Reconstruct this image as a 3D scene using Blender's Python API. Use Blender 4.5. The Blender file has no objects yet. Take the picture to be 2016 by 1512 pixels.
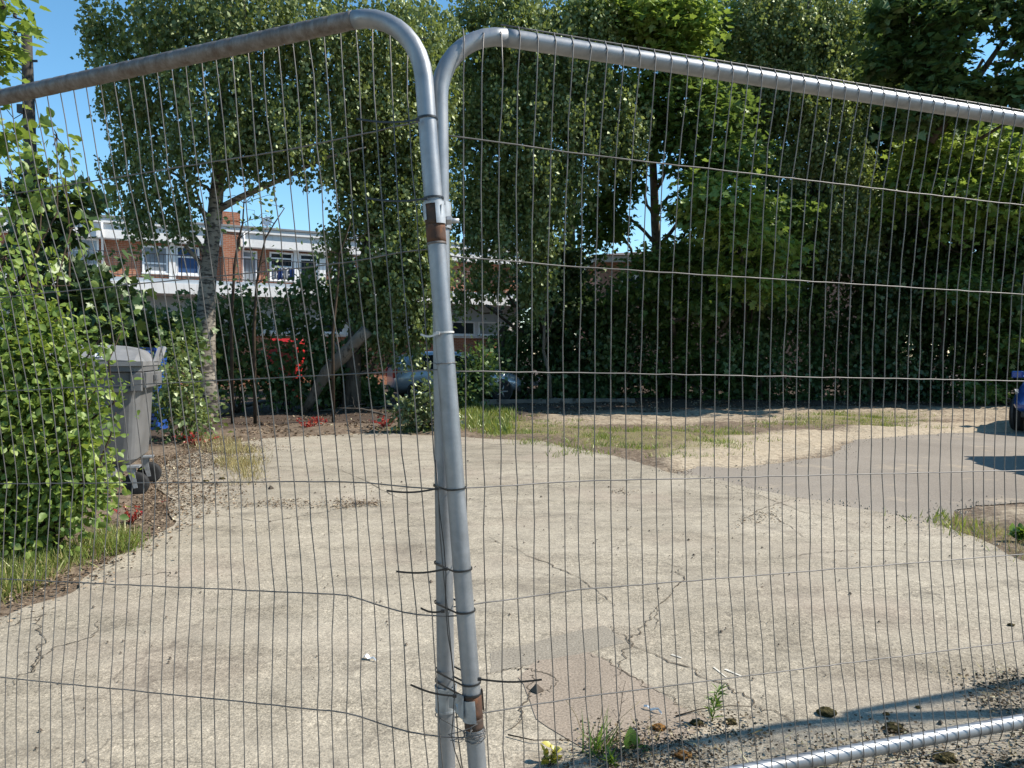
import bpy, bmesh, math, random
import numpy as np
from mathutils import Vector, Matrix

random.seed(7)
rng = np.random.default_rng(11)
scene = bpy.context.scene
COL = scene.collection

# ------------------------------------------------------------------ camera
W0, H0, F = 2016.0, 1512.0, 1450.0
CX, CY, CAMH = 1008.0, 756.0, 1.36
PIT = math.atan(56 / F)
FW = np.array([0, math.cos(PIT), -math.sin(PIT)])
UP = np.array([0, math.sin(PIT), math.cos(PIT)])
RT = np.array([1.0, 0, 0])
CAM = np.array([0, 0, CAMH])


def ray(px, py):
    return (px - CX) / F * RT - (py - CY) / F * UP + FW


def at(px, py, Y):
    d = ray(px, py)
    return CAM + d * (Y / d[1])


def g(px, py, z=0.0):
    d = ray(px, py)
    return CAM + d * ((z - CAMH) / d[2])


cam_d = bpy.data.cameras.new('camera')
cam_o = bpy.data.objects.new('camera', cam_d)
COL.objects.link(cam_o)
cam_d.sensor_width = 36
cam_d.lens = F / W0 * 36
cam_d.clip_end = 3000
cam_d.clip_start = 0.05
cam_o.location = (0, 0, CAMH)
cam_o.rotation_euler = (math.pi / 2 - PIT, 0, 0)
scene.camera = cam_o

# ------------------------------------------------------------------ light
SUN_AZ, SUN_EL = math.radians(86), math.radians(45)
w = bpy.data.worlds.new('World')
scene.world = w
w.use_nodes = True
nt = w.node_tree
sky = nt.nodes.new('ShaderNodeTexSky')
sky.sky_type = 'NISHITA'
sky.sun_disc = False
sky.sun_elevation = SUN_EL
sky.sun_rotation = SUN_AZ
sky.air_density = 1.0
sky.dust_density = 0.1
sky.ozone_density = 3.0
hsv = nt.nodes.new('ShaderNodeHueSaturation')
hsv.inputs['Saturation'].default_value = 1.16
hsv.inputs['Hue'].default_value = 0.488
nt.links.new(sky.outputs[0], hsv.inputs['Color'])
nt.links.new(hsv.outputs[0], nt.nodes['Background'].inputs[0])
nt.nodes['Background'].inputs[1].default_value = 0.13
sl = bpy.data.lights.new('sun', 'SUN')
sl.energy = 5.0
sl.angle = math.radians(0.53)
sl.color = (1.0, 0.93, 0.84)
so = bpy.data.objects.new('sun', sl)
COL.objects.link(so)
sd = Vector((math.sin(SUN_AZ) * math.cos(SUN_EL), math.cos(SUN_AZ) * math.cos(SUN_EL), math.sin(SUN_EL)))
so.rotation_euler = sd.to_track_quat('Z', 'Y').to_euler()
so.location = (20, 0, 30)
vs = scene.view_settings
vs.view_transform = 'Standard'
vs.look = 'None'
vs.exposure = 0.72
vs.gamma = 1.0
scene.cycles.max_bounces = 6
scene.cycles.transmission_bounces = 4
scene.cycles.transparent_max_bounces = 6


# ------------------------------------------------------------------ materials
class NT:
    def __init__(s, name):
        s.m = bpy.data.materials.new(name)
        s.m.use_nodes = True
        s.t = s.m.node_tree
        s.t.nodes.clear()
        s.out = s.n('OutputMaterial')

    def n(s, typ, **kw):
        nd = s.t.nodes.new('ShaderNode' + typ)
        for k, v in kw.items():
            setattr(nd, k, v)
        return nd

    def l(s, a, b):
        s.t.links.new(a, b)

    def val(s, inp, v):
        if hasattr(v, 'links'):
            s.l(v, inp)
        else:
            inp.default_value = v

    def coord(s, which='Object'):
        return s.n('TexCoord').outputs[which]

    def mapping(s, vec, scale=(1, 1, 1), rot=(0, 0, 0)):
        m = s.n('Mapping')
        s.l(vec, m.inputs[0])
        m.inputs['Scale'].default_value = scale
        m.inputs['Rotation'].default_value = rot
        return m.outputs[0]

    def noise(s, vec, scale, detail=4, rough=0.55, dist=0.0):
        nd = s.n('TexNoise')
        s.l(vec, nd.inputs['Vector'])
        nd.inputs['Scale'].default_value = scale
        nd.inputs['Detail'].default_value = detail
        nd.inputs['Roughness'].default_value = rough
        nd.inputs['Distortion'].default_value = dist
        return nd.outputs[0]

    def ramp(s, fac, stops, interp='LINEAR'):
        r = s.n('ValToRGB')
        r.color_ramp.interpolation = interp
        e = r.color_ramp.elements
        while len(e) < len(stops):
            e.new(0.5)
        for i, (p, c) in enumerate(stops):
            e[i].position = p
            c = c if isinstance(c, (tuple, list)) else (c, c, c)
            e[i].color = (c[0], c[1], c[2], 1)
        s.l(fac, r.inputs[0])
        return r.outputs[0]

    def mix(s, fac, a, b, mode='MIX'):
        m = s.n('Mix', data_type='RGBA', blend_type=mode)
        s.val(m.inputs[0], fac)
        for i, v in ((6, a), (7, b)):
            if hasattr(v, 'links'):
                s.l(v, m.inputs[i])
            else:
                m.inputs[i].default_value = (v[0], v[1], v[2], 1)
        return m.outputs[2]

    def math(s, op, a, b=0.0, clamp=False):
        m = s.n('Math', operation=op, use_clamp=clamp)
        s.val(m.inputs[0], a)
        s.val(m.inputs[1], b)
        return m.outputs[0]

    def bsdf(s, color, rough=0.6, metal=0.0, spec=0.5, bump=None, bs=0.3, bd=0.01, coat=0.0):
        p = s.n('BsdfPrincipled')
        if hasattr(color, 'links'):
            s.l(color, p.inputs['Base Color'])
        else:
            p.inputs['Base Color'].default_value = (color[0], color[1], color[2], 1)
        s.val(p.inputs['Roughness'], rough)
        s.val(p.inputs['Metallic'], metal)
        p.inputs['Specular IOR Level'].default_value = spec
        p.inputs['Coat Weight'].default_value = coat
        if bump is not None:
            b = s.n('Bump')
            b.inputs['Strength'].default_value = bs
            b.inputs['Distance'].default_value = bd
            s.l(bump, b.inputs['Height'])
            s.l(b.outputs[0], p.inputs['Normal'])
        s.l(p.outputs[0], s.out.inputs[0])
        return s.m


def m_plain(name, col, rough=0.6, metal=0.0, var=0.12, scale=8.0, spec=0.5, coat=0.0):
    t = NT(name)
    c = t.coord()
    n = t.noise(c, scale, 5)
    lo = tuple(x * (1 - var) for x in col)
    hi = tuple(min(1, x * (1 + var)) for x in col)
    return t.bsdf(t.ramp(n, [(0.3, lo), (0.7, hi)]), rough, metal, spec, coat=coat)


def m_leaf(name, c0, c1, c2, trans=0.35, gloss=0.07, tcol=(0.30, 0.42, 0.03), grough=0.38):
    t = NT(name)
    a = t.n('Attribute', attribute_name='rnd').outputs['Fac']
    col = t.ramp(a, [(0.0, c0), (0.55, c1), (1.0, c2)])
    d = t.n('BsdfDiffuse')
    t.l(col, d.inputs[0])
    tr = t.n('BsdfTranslucent')
    tc = t.mix(0.45, col, tcol)
    t.l(tc, tr.inputs[0])
    gl = t.n('BsdfGlossy')
    gl.inputs['Roughness'].default_value = grough
    gl.inputs['Color'].default_value = (0.80, 0.88, 0.66, 1)
    m1 = t.n('MixShader')
    m1.inputs[0].default_value = trans
    t.l(d.outputs[0], m1.inputs[1])
    t.l(tr.outputs[0], m1.inputs[2])
    m2 = t.n('MixShader')
    m2.inputs[0].default_value = gloss
    t.l(m1.outputs[0], m2.inputs[1])
    t.l(gl.outputs[0], m2.inputs[2])
    t.l(m2.outputs[0], t.out.inputs[0])
    return t.m


def m_bark(name, c0, c1, dark, dk=0.5, hs=(3, 3, 9)):
    t = NT(name)
    c = t.coord()
    n1 = t.noise(c, 3.0, 5)
    n2 = t.noise(t.mapping(c, hs), 2.2, 5, 0.65)
    col = t.ramp(n1, [(0.3, c0), (0.7, c1)])
    mk = t.ramp(n2, [(dk, 0.0), (dk + 0.08, 1.0)])
    return t.bsdf(t.mix(mk, col, dark), 0.85, bump=n2, bs=0.5, bd=0.02)


def m_galv(name, base=0.42, rough=0.42, metal=0.75, rustlow=False):
    t = NT(name)
    c = t.coord()
    n1 = t.noise(c, 14, 6, 0.7)
    n2 = t.noise(t.mapping(c, (1, 1, 0.15)), 60, 3)
    n3 = t.noise(c, 3.5, 5, 0.6, 1.0)
    col = t.ramp(n1, [(0.25, (base * .72, base * .76, base * .80)), (0.5, (base * .95, base, base * 1.05)), (0.8, (base * 1.22, base * 1.25, base * 1.28))])
    st = t.ramp(n3, [(0.53, 0.0), (0.66, 0.45)])
    col = t.mix(st, col, (base * .45, base * .44, base * .43))
    if rustlow:
        n4 = t.noise(t.mapping(c, (1, 1, 1)), 26, 5, 0.7, 0.4)
        rs = t.ramp(n4, [(0.50, 0.0), (0.62, 0.7)])
        col = t.mix(rs, col, (0.115, 0.082, 0.058))
    r = t.ramp(n2, [(0.3, rough - 0.08), (0.7, rough + 0.12)])
    return t.bsdf(col, r, metal, bump=n1, bs=0.12, bd=0.002)


M = {}
M['galv'] = m_galv('galvanised_steel', 0.255, 0.46, 0.6)
t = NT('brown_stained_galvanised_steel')
c = t.coord()
n1 = t.noise(t.mapping(c, (3, 3, 1)), 16, 6, 0.7)
n2 = t.noise(c, 45, 5, 0.7)
col = t.ramp(n1, [(0.3, (0.075, 0.062, 0.052)), (0.5, (0.135, 0.122, 0.112)), (0.72, (0.20, 0.195, 0.19))])
col = t.mix(t.ramp(n2, [(0.5, 0.0), (0.68, 0.6)]), col, (0.085, 0.055, 0.038))
M['galv_old'] = t.bsdf(col, 0.55, 0.35, bump=n2, bs=0.2, bd=0.002)
M['wire'] = m_plain('wire_steel', (0.115, 0.108, 0.100), 0.5, 0.3, 0.3, 20)
M['zinc'] = m_plain('zinc_plate', (0.34, 0.355, 0.365), 0.5, 0.5, 0.25, 30)
M['tie'] = m_plain('black_nylon', (0.012, 0.013, 0.014), 0.4, 0, 0.2, 40)
M['tie_grey'] = m_plain('grey_nylon', (0.45, 0.44, 0.42), 0.5, 0, 0.2, 40)
t = NT('rusted_steel')
c = t.coord()
n = t.noise(t.mapping(c, (1, 1, .5)), 34, 6, 0.7, 0.8)
col = t.ramp(n, [(0.28, (0.028, 0.018, 0.013)), (0.45, (0.075, 0.036, 0.020)), (0.6, (0.15, 0.062, 0.026)), (0.75, (0.17, 0.13, 0.105))])
M['rust'] = t.bsdf(col, 0.85, 0.1, bump=n, bs=0.5, bd=0.003)
t = NT('dark_rusted_steel')
c = t.coord()
n = t.noise(c, 40, 6, 0.7, 0.6)
col = t.ramp(n, [(0.3, (0.02, 0.017, 0.015)), (0.5, (0.05, 0.032, 0.022)), (0.72, (0.12, 0.055, 0.03))])
M['rust_dark'] = t.bsdf(col, 0.8, 0.1, bump=n, bs=0.5, bd=0.003)


# ---- ground materials
t = NT('soil_and_sand')
c = t.coord()
mk = t.n('Attribute', attribute_name='mask')
sep = t.n('SeparateColor')
t.l(mk.outputs['Color'], sep.inputs[0])
nb = t.noise(c, 1.7, 6, 0.65)
nf = t.noise(c, 14, 6, 0.7)
nff = t.noise(c, 60, 4, 0.7)
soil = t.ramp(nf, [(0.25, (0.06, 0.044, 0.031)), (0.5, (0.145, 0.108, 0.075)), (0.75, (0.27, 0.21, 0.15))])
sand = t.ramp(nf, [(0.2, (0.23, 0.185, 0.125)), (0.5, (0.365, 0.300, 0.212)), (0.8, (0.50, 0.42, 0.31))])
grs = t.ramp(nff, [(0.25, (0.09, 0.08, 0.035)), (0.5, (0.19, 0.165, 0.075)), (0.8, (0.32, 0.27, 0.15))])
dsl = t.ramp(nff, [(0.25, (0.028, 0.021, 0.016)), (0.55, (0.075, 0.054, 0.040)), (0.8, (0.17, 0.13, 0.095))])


def edge(ch, amt=0.9):
    v = t.math('ADD', ch, t.math('MULTIPLY', t.math('SUBTRACT', t.mix(0.5, nb, nf), 0.5), amt))
    return t.ramp(v, [(0.36, 0.0), (0.60, 1.0)])


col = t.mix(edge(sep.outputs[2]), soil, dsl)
col = t.mix(edge(sep.outputs[0]), col, sand)
col = t.mix(edge(sep.outputs[1], 1.6), col, grs)
M['ground'] = t.bsdf(col, 0.95, spec=0.15, bump=nf, bs=0.8, bd=0.03)

t = NT('old_concrete')
c = t.coord()
big = t.noise(c, 0.55, 5, 0.6, 0.6)
mid = t.noise(c, 5.0, 6, 0.62)
agg = t.noise(c, 95, 3, 0.6)
agg2 = t.noise(c, 210, 2, 0.5)
base = t.ramp(big, [(0.28, (0.215, 0.184, 0.134)), (0.5, (0.305, 0.264, 0.197)), (0.72, (0.380, 0.332, 0.252))])
mul = t.ramp(mid, [(0.25, 0.60), (0.42, 0.90), (0.55, 1.02), (0.75, 1.25)])
col = t.mix(1.0, base, mul, 'MULTIPLY')
sp = t.ramp(agg, [(0.30, 0.38), (0.46, 0.92), (0.60, 1.08), (0.78, 1.9)])
col = t.mix(0.85, col, sp, 'MULTIPLY')
agg3 = t.noise(c, 38, 4, 0.75)
col = t.mix(0.9, col, t.ramp(agg3, [(0.30, 0.50), (0.45, 0.88), (0.58, 1.06), (0.74, 1.55)]), 'MULTIPLY')
sp2 = t.ramp(agg2, [(0.28, 0.42), (0.5, 1.0), (0.75, 1.65)])
col = t.mix(0.8, col, sp2, 'MULTIPLY')
# hairline cracks
dv = t.n('VectorMath', operation='ADD')
t.l(c, dv.inputs[0])
nz = t.n('TexNoise')
t.l(c, nz.inputs['Vector'])
nz.inputs['Scale'].default_value = 3.2
nz.inputs['Detail'].default_value = 6
sc_ = t.n('VectorMath', operation='SCALE')
t.l(nz.outputs[1], sc_.inputs[0])
sc_.inputs['Scale'].default_value = 0.55
t.l(sc_.outputs[0], dv.inputs[1])
vo = t.n('TexVoronoi', feature='DISTANCE_TO_EDGE')
t.l(dv.outputs[0], vo.inputs['Vector'])
vo.inputs['Scale'].default_value = 0.62
cr = t.ramp(vo.outputs['Distance'], [(0.0, 1.0), (0.0062, 0.0)])
cm = t.ramp(t.noise(c, 1.1, 3), [(0.45, 0.0), (0.58, 0.65)])
col = t.mix(t.math('MULTIPLY', cr, cm), col, (0.055, 0.046, 0.035))
# damp/moss stains and dark grit patches
stn = t.ramp(t.noise(c, 1.9, 7, 0.7, 0.8), [(0.55, 0.0), (0.66, 0.60)])
col = t.mix(stn, col, (0.125, 0.105, 0.08))
lng = t.ramp(t.noise(t.mapping(c, (0.5, 2.4, 1), (0, 0, 0.5)), 1.3, 6, 0.65, 0.5), [(0.42, 0.0), (0.60, 0.30)])
col = t.mix(lng, col, (0.40, 0.352, 0.275))
pnk = t.ramp(t.noise(c, 0.8, 3, 0.5), [(0.52, 0.0), (0.7, 0.30)])
col = t.mix(pnk, col, (0.28, 0.212, 0.165))
M['concrete'] = t.bsdf(col, 0.92, spec=0.25, bump=agg, bs=0.55, bd=0.006)


def m_patch(name, tint, dk):
    t = NT(name)
    c = t.coord()
    mid = t.noise(c, 5, 5)
    agg = t.noise(c, 100, 3, 0.6)
    col = t.ramp(mid, [(0.3, tuple(x * dk for x in tint)), (0.7, tint)])
    col = t.mix(0.85, col, t.ramp(agg, [(0.3, 0.55), (0.5, 1.0), (0.78, 1.55)]), 'MULTIPLY')
    return t.bsdf(col, 0.92, spec=0.2, bump=agg, bs=0.5, bd=0.005)


M['patch_grey'] = m_patch('grey_concrete_patch', (0.245, 0.215, 0.168), 0.85)
M['patch_red'] = m_patch('reddish_concrete_patch', (0.275, 0.225, 0.172), 0.78)
t = NT('asphalt_worn')
c = t.coord()
big = t.noise(c, 0.5, 5, 0.6)
agg = t.noise(c, 70, 4, 0.7)
col = t.ramp(big, [(0.3, (0.185, 0.158, 0.126)), (0.7, (0.250, 0.217, 0.175))])
col = t.mix(0.8, col, t.ramp(agg, [(0.28, 0.6), (0.5, 1.0), (0.75, 1.4)]), 'MULTIPLY')
snd = t.ramp(t.noise(c, 1.4, 6, 0.7), [(0.56, 0.0), (0.68, 0.5)])
col = t.mix(snd, col, (0.38, 0.31, 0.22))
M['asphalt'] = t.bsdf(col, 0.9, spec=0.25, bump=agg, bs=0.4, bd=0.006)
M['crack'] = m_plain('crack_dirt', (0.095, 0.078, 0.058), 0.95, 0, 0.4, 20, 0.1)
M['paint'] = m_plain('worn_white_paint', (0.50, 0.47, 0.40), 0.85, 0, 0.4, 30, 0.2)

# ---- building materials
t = NT('red_brick')
c = t.coord()
sx = t.n('SeparateXYZ')
t.l(c, sx.inputs[0])
cb = t.n('CombineXYZ')
t.l(t.math('ADD', sx.outputs[0], sx.outputs[1]), cb.inputs[0])
t.l(sx.outputs[2], cb.inputs[1])
br = t.n('TexBrick')
t.l(cb.outputs[0], br.inputs['Vector'])
br.inputs['Color1'].default_value = (0.30, 0.105, 0.055, 1)
br.inputs['Color2'].default_value = (0.40, 0.155, 0.085, 1)
br.inputs['Mortar'].default_value = (0.38, 0.28, 0.21, 1)
br.inputs['Scale'].default_value = 1.0
br.inputs['Brick Width'].default_value = 0.225
br.inputs['Row Height'].default_value = 0.075
br.inputs['Mortar Size'].default_value = 0.008
n = t.noise(c, 2.0, 5)
col = t.mix(0.5, br.outputs[0], t.ramp(n, [(0.3, 0.75), (0.7, 1.2)]), 'MULTIPLY')
M['brick'] = t.bsdf(col, 0.9, spec=0.2)
t = NT('weathered_white_render')
c = t.coord()
n = t.noise(c, 1.5, 6, 0.7)
n2 = t.noise(t.mapping(c, (6, 6, 0.6)), 1.5, 5, 0.7)
col = t.ramp(n, [(0.25, (0.62, 0.60, 0.57)), (0.5, (0.76, 0.75, 0.73)), (0.8, (0.82, 0.81, 0.80))])
col = t.mix(t.ramp(n2, [(0.55, 0.0), (0.75, 0.45)]), col, (0.42, 0.40, 0.37))
M['render'] = t.bsdf(col, 0.8, spec=0.3)
M['upvc'] = m_plain('white_upvc', (0.80, 0.80, 0.80), 0.4, 0, 0.04, 4)
M['cladding'] = m_plain('grey_blue_panel', (0.42, 0.48, 0.53), 0.6, 0, 0.1, 2)
M['roof_grey'] = m_plain('grey_roof_felt', (0.22, 0.22, 0.22), 0.8, 0, 0.2, 2)
M['tile'] = m_plain('dark_roof_tile', (0.10, 0.075, 0.065), 0.85, 0, 0.3, 5)
M['rail'] = m_plain('black_railing_paint', (0.03, 0.03, 0.03), 0.5, 0.2)
M['curtain'] = m_plain('curtain_cloth', (0.55, 0.56, 0.58), 0.9, 0, 0.2, 6)
M['pale_brick'] = m_plain('pinkish_brick', (0.38, 0.22, 0.16), 0.9, 0, 0.2, 6, 0.2)


def m_glass(name, tint):
    t = NT(name)
    c = t.coord()
    n = t.noise(c, 1.2, 3)
    col = t.ramp(n, [(0.35, tuple(x * 0.6 for x in tint)), (0.65, tint)])
    return t.bsdf(col, 0.06, 0.0, 0.8)


M['glass'] = m_glass('dark_window_glass', (0.035, 0.045, 0.055))
M['glass_blue'] = m_glass('blue_curtained_glass', (0.05, 0.10, 0.22))
M['glass_pale'] = m_glass('pale_curtained_glass', (0.30, 0.33, 0.36))
M['bin'] = m_plain('grey_bin_plastic', (0.115, 0.114, 0.112), 0.55, 0, 0.28, 3)
M['bin_lid'] = m_plain('grey_lid_plastic', (0.17, 0.168, 0.165), 0.55, 0, 0.25, 4)
M['rubber'] = m_plain('black_rubber', (0.018, 0.018, 0.018), 0.75, 0, 0.3, 20, 0.3)
M['white'] = m_plain('white_plastic', (0.75, 0.75, 0.74), 0.5, 0, 0.06)
M['black'] = m_plain('black_print', (0.02, 0.02, 0.02), 0.6)
M['blue_plastic'] = m_plain('bright_blue_plastic', (0.015, 0.06, 0.24), 0.4)
M['red_plastic'] = m_plain('bright_red_plastic', (0.45, 0.02, 0.018), 0.4)
M['blue_paint'] = m_plain('blue_car_paint', (0.010, 0.055, 0.26), 0.28, 0.3, 0.05, 3, 0.5, 0.8)
M['silver_paint'] = m_plain('pale_blue_car_paint', (0.30, 0.35, 0.41), 0.3, 0.25, 0.05, 3, 0.5, 0.8)
M['dark_paint'] = m_plain('dark_grey_car_paint', (0.06, 0.06, 0.065), 0.3, 0.3, 0.05, 3, 0.5, 0.8)
M['car_glass'] = m_glass('car_glass', (0.02, 0.025, 0.028))
M['lamp_clear'] = m_plain('headlamp_lens', (0.55, 0.56, 0.55), 0.15, 0.2)
M['lamp_red'] = m_plain('tail_lamp_lens', (0.35, 0.01, 0.012), 0.2)
M['trim'] = m_plain('black_trim', (0.025, 0.025, 0.026), 0.6)
M['alloy'] = m_plain('alloy_wheel', (0.45, 0.45, 0.46), 0.35, 0.7)
M['old_timber'] = m_bark('weathered_timber', (0.10, 0.085, 0.07), (0.20, 0.17, 0.14), (0.05, 0.04, 0.03), 0.56, (2, 2, 2))
M['pole_wood'] = m_bark('tarred_pole_wood', (0.030, 0.026, 0.020), (0.06, 0.05, 0.038), (0.012, 0.010, 0.008), 0.55, (9, 9, 0.6))
M['bark_birch'] = m_bark('birch_bark', (0.14, 0.12, 0.095), (0.31, 0.275, 0.225), (0.04, 0.034, 0.028), 0.49, (2.5, 2.5, 7))
M['bark'] = m_bark('dark_tree_bark', (0.045, 0.036, 0.027), (0.10, 0.082, 0.062), (0.02, 0.016, 0.012), 0.55, (6, 6, 1.0))
M['bark_pale'] = m_bark('pale_dead_bark', (0.10, 0.08, 0.06), (0.19, 0.155, 0.12), (0.04, 0.032, 0.024), 0.55, (5, 5, 2))
M['twig'] = m_plain('twig_bark', (0.055, 0.04, 0.028), 0.9, 0, 0.3, 9, 0.1)

# ---- leaves
M['lf_birch'] = m_leaf('birch_leaf', (0.048, 0.078, 0.023), (0.112, 0.156, 0.048), (0.215, 0.250, 0.100), 0.36, 0.06, (0.42, 0.50, 0.09), 0.46)
M['lf_dark'] = m_leaf('dark_leaf', (0.030, 0.062, 0.021), (0.064, 0.116, 0.037), (0.130, 0.185, 0.064), 0.30, 0.05, (0.26, 0.38, 0.06), 0.46)
M['lf_maple'] = m_leaf('maple_leaf', (0.040, 0.080, 0.020), (0.080, 0.142, 0.034), (0.150, 0.212, 0.060), 0.36, 0.05, (0.36, 0.50, 0.07), 0.46)
M['lf_sunlit'] = m_leaf('sunlit_maple_leaf', (0.075, 0.135, 0.024), (0.145, 0.225, 0.045), (0.250, 0.305, 0.075), 0.42, 0.05, (0.44, 0.56, 0.07), 0.46)  # lit version of the maple leaf: sunlight put into a paler, yellower colour
M['lf_bush'] = m_leaf('bush_leaf', (0.060, 0.110, 0.020), (0.155, 0.230, 0.044), (0.300, 0.355, 0.095), 0.38, 0.045, (0.48, 0.60, 0.07), 0.5)
M['lf_silver'] = m_leaf('pale_shrub_leaf', (0.06, 0.085, 0.035), (0.13, 0.16, 0.075), (0.24, 0.25, 0.14), 0.3, 0.07)
M['lf_ivy'] = m_leaf('ivy_leaf', (0.018, 0.040, 0.014), (0.034, 0.068, 0.022), (0.07, 0.110, 0.038), 0.18, 0.06, (0.2,0.3,0.05), 0.46)
M['lf_grass'] = m_leaf('grass_blade', (0.09, 0.14, 0.028), (0.17, 0.22, 0.05), (0.34, 0.33, 0.12), 0.35, 0.04, (0.4, 0.45, 0.05))
M['lf_straw'] = m_leaf('dry_grass_blade', (0.22, 0.17, 0.07), (0.36, 0.29, 0.13), (0.48, 0.42, 0.22), 0.3, 0.03, (0.5, 0.42, 0.12))
M['lf_litter'] = m_leaf('dead_leaf', (0.042, 0.029, 0.019), (0.135, 0.088, 0.056), (0.36, 0.28, 0.19), 0.10, 0.03, (0.2, 0.1, 0.04))
M['lf_debris'] = m_leaf('dark_debris', (0.022, 0.016, 0.011), (0.055, 0.038, 0.025), (0.20, 0.14, 0.085), 0.05, 0.03, (0.2, 0.1, 0.04))
M['lf_red'] = m_leaf('red_herb_leaf', (0.16, 0.015, 0.02), (0.32, 0.03, 0.035), (0.42, 0.10, 0.05), 0.35, 0.04, (0.6, 0.06, 0.04))
M['lf_weed'] = m_leaf('weed_leaf', (0.06, 0.11, 0.02), (0.10, 0.18, 0.03), (0.16, 0.25, 0.05), 0.35, 0.06, (0.35, 0.5, 0.04))
M['lf_yellow'] = m_leaf('yellowing_leaf', (0.28, 0.25, 0.03), (0.42, 0.36, 0.06), (0.5, 0.45, 0.12), 0.3, 0.05, (0.6, 0.5, 0.05))
t = NT('moss')
c = t.coord()
n = t.noise(c, 60, 5, 0.7)
M['moss'] = t.bsdf(t.ramp(n, [(0.3, (0.02, 0.018, 0.008)), (0.55, (0.06, 0.05, 0.02)), (0.75, (0.13, 0.10, 0.045))]), 0.95, spec=0.1, bump=n, bs=1, bd=0.01)
t = NT('orange_moss')
c = t.coord()
n = t.noise(c, 60, 5, 0.7)
M['moss_orange'] = t.bsdf(t.ramp(n, [(0.3, (0.06, 0.03, 0.012)), (0.55, (0.20, 0.10, 0.03)), (0.75, (0.36, 0.20, 0.07))]), 0.95, spec=0.1, bump=n, bs=1, bd=0.01)


# ------------------------------------------------------------------ object helpers
def link(o, parent=None):
    COL.objects.link(o)
    if parent is not None:
        o.parent = parent
    return o


def tag(o, label=None, cat=None, group=None, kind=None):
    if label:
        o['label'] = label
    if cat:
        o['category'] = cat
    if group:
        o['group'] = group
    if kind:
        o['kind'] = kind
    return o


def thing(name, loc, label, cat, group=None, rz=0.0):
    o = bpy.data.objects.new(name, None)
    o.empty_display_size = 0.2
    link(o)
    o.location = loc
    o.rotation_euler = (0, 0, rz)
    return tag(o, label, cat, group)


class MB:
    def __init__(s):
        s.v = []
        s.f = []
        s.m = []

    def add(s, vs, fs, mi=0):
        b = len(s.v)
        s.v += [tuple(map(float, p)) for p in vs]
        s.f += [tuple(i + b for i in f) for f in fs]
        s.m += [mi] * len(fs)
        return s

    def box(s, lo, hi, mi=0):
        x0, y0, z0 = lo
        x1, y1, z1 = hi
        s.add([(x0, y0, z0), (x1, y0, z0), (x1, y1, z0), (x0, y1, z0), (x0, y0, z1), (x1, y0, z1), (x1, y1, z1), (x0, y1, z1)],
              [(0, 3, 2, 1), (4, 5, 6, 7), (0, 1, 5, 4), (1, 2, 6, 5), (2, 3, 7, 6), (3, 0, 4, 7)], mi)
        return s

    def tube(s, pts, rad, n=8, cap=True, mi=0, flat=None):
        P = np.array(pts, float)
        k = len(P)
        R = np.full(k, rad, float) if np.isscalar(rad) else np.array(rad, float)
        T = np.zeros_like(P)
        T[1:-1] = P[2:] - P[:-2]
        T[0] = P[1] - P[0]
        T[-1] = P[-1] - P[-2]
        T /= np.maximum(np.linalg.norm(T, axis=1, keepdims=True), 1e-9)
        a = np.array([0, 0, 1.0]) if abs(T[0][2]) < 0.9 else np.array([1.0, 0, 0])
        N = np.cross(T[0], a)
        N /= np.linalg.norm(N)
        ang = np.linspace(0, 2 * np.pi, n, endpoint=False)
        ca, sa = np.cos(ang), np.sin(ang)
        V = []
        for i in range(k):
            N = N - T[i] * (N @ T[i])
            N /= max(np.linalg.norm(N), 1e-9)
            B = np.cross(T[i], N)
            V.append(P[i] + R[i] * (ca[:, None] * N + sa[:, None] * B))
        V = np.concatenate(V)
        fs = []
        for i in range(k - 1):
            for j in range(n):
                j2 = (j + 1) % n
                fs.append((i * n + j, i * n + j2, (i + 1) * n + j2, (i + 1) * n + j))
        if cap:
            fs.append(tuple(range(n - 1, -1, -1)))
            fs.append(tuple((k - 1) * n + j for j in range(n)))
        s.add(V, fs, mi)
        return s

    def lathe(s, prof, n=20, axis='z', c=(0, 0, 0), mi=0):
        vs = []
        for (r, h) in prof:
            for j in range(n):
                a = 2 * math.pi * j / n
                p = (r * math.cos(a), r * math.sin(a), h)
                if axis == 'x':
                    p = (p[2], p[0], p[1])
                elif axis == 'y':
                    p = (p[0], p[2], p[1])
                vs.append((p[0] + c[0], p[1] + c[1], p[2] + c[2]))
        fs = []
        k = len(prof)
        for i in range(k - 1):
            for j in range(n):
                j2 = (j + 1) % n
                fs.append((i * n + j, i * n + j2, (i + 1) * n + j2, (i + 1) * n + j))
        fs.append(tuple(range(n)))
        fs.append(tuple((k - 1) * n + j for j in range(n)))
        s.add(vs, fs, mi)
        return s

    def build(s, name, mats, parent=None, smooth=False, bevel=0.0, subsurf=0):
        me = bpy.data.meshes.new(name)
        me.from_pydata(s.v, [], s.f)
        if not isinstance(mats, (list, tuple)):
            mats = [mats]
        for m in mats:
            me.materials.append(m)
        if len(mats) > 1:
            me.polygons.foreach_set('material_index', s.m)
        bm = bmesh.new()
        bm.from_mesh(me)
        bmesh.ops.recalc_face_normals(bm, faces=bm.faces)
        if bevel:
            ed = [e for e in bm.edges if len(e.link_faces) == 2 and e.calc_face_angle(0) > 0.5]
            bmesh.ops.bevel(bm, geom=ed, offset=bevel, segments=2, affect='EDGES', profile=0.5)
        bm.to_mesh(me)
        bm.free()
        if smooth:
            me.polygons.foreach_set('use_smooth', [True] * len(me.polygons))
        o = bpy.data.objects.new(name, me)
        link(o, parent)
        if subsurf:
            md = o.modifiers.new('sub', 'SUBSURF')
            md.levels = subsurf
            md.render_levels = subsurf
        return o


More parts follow.
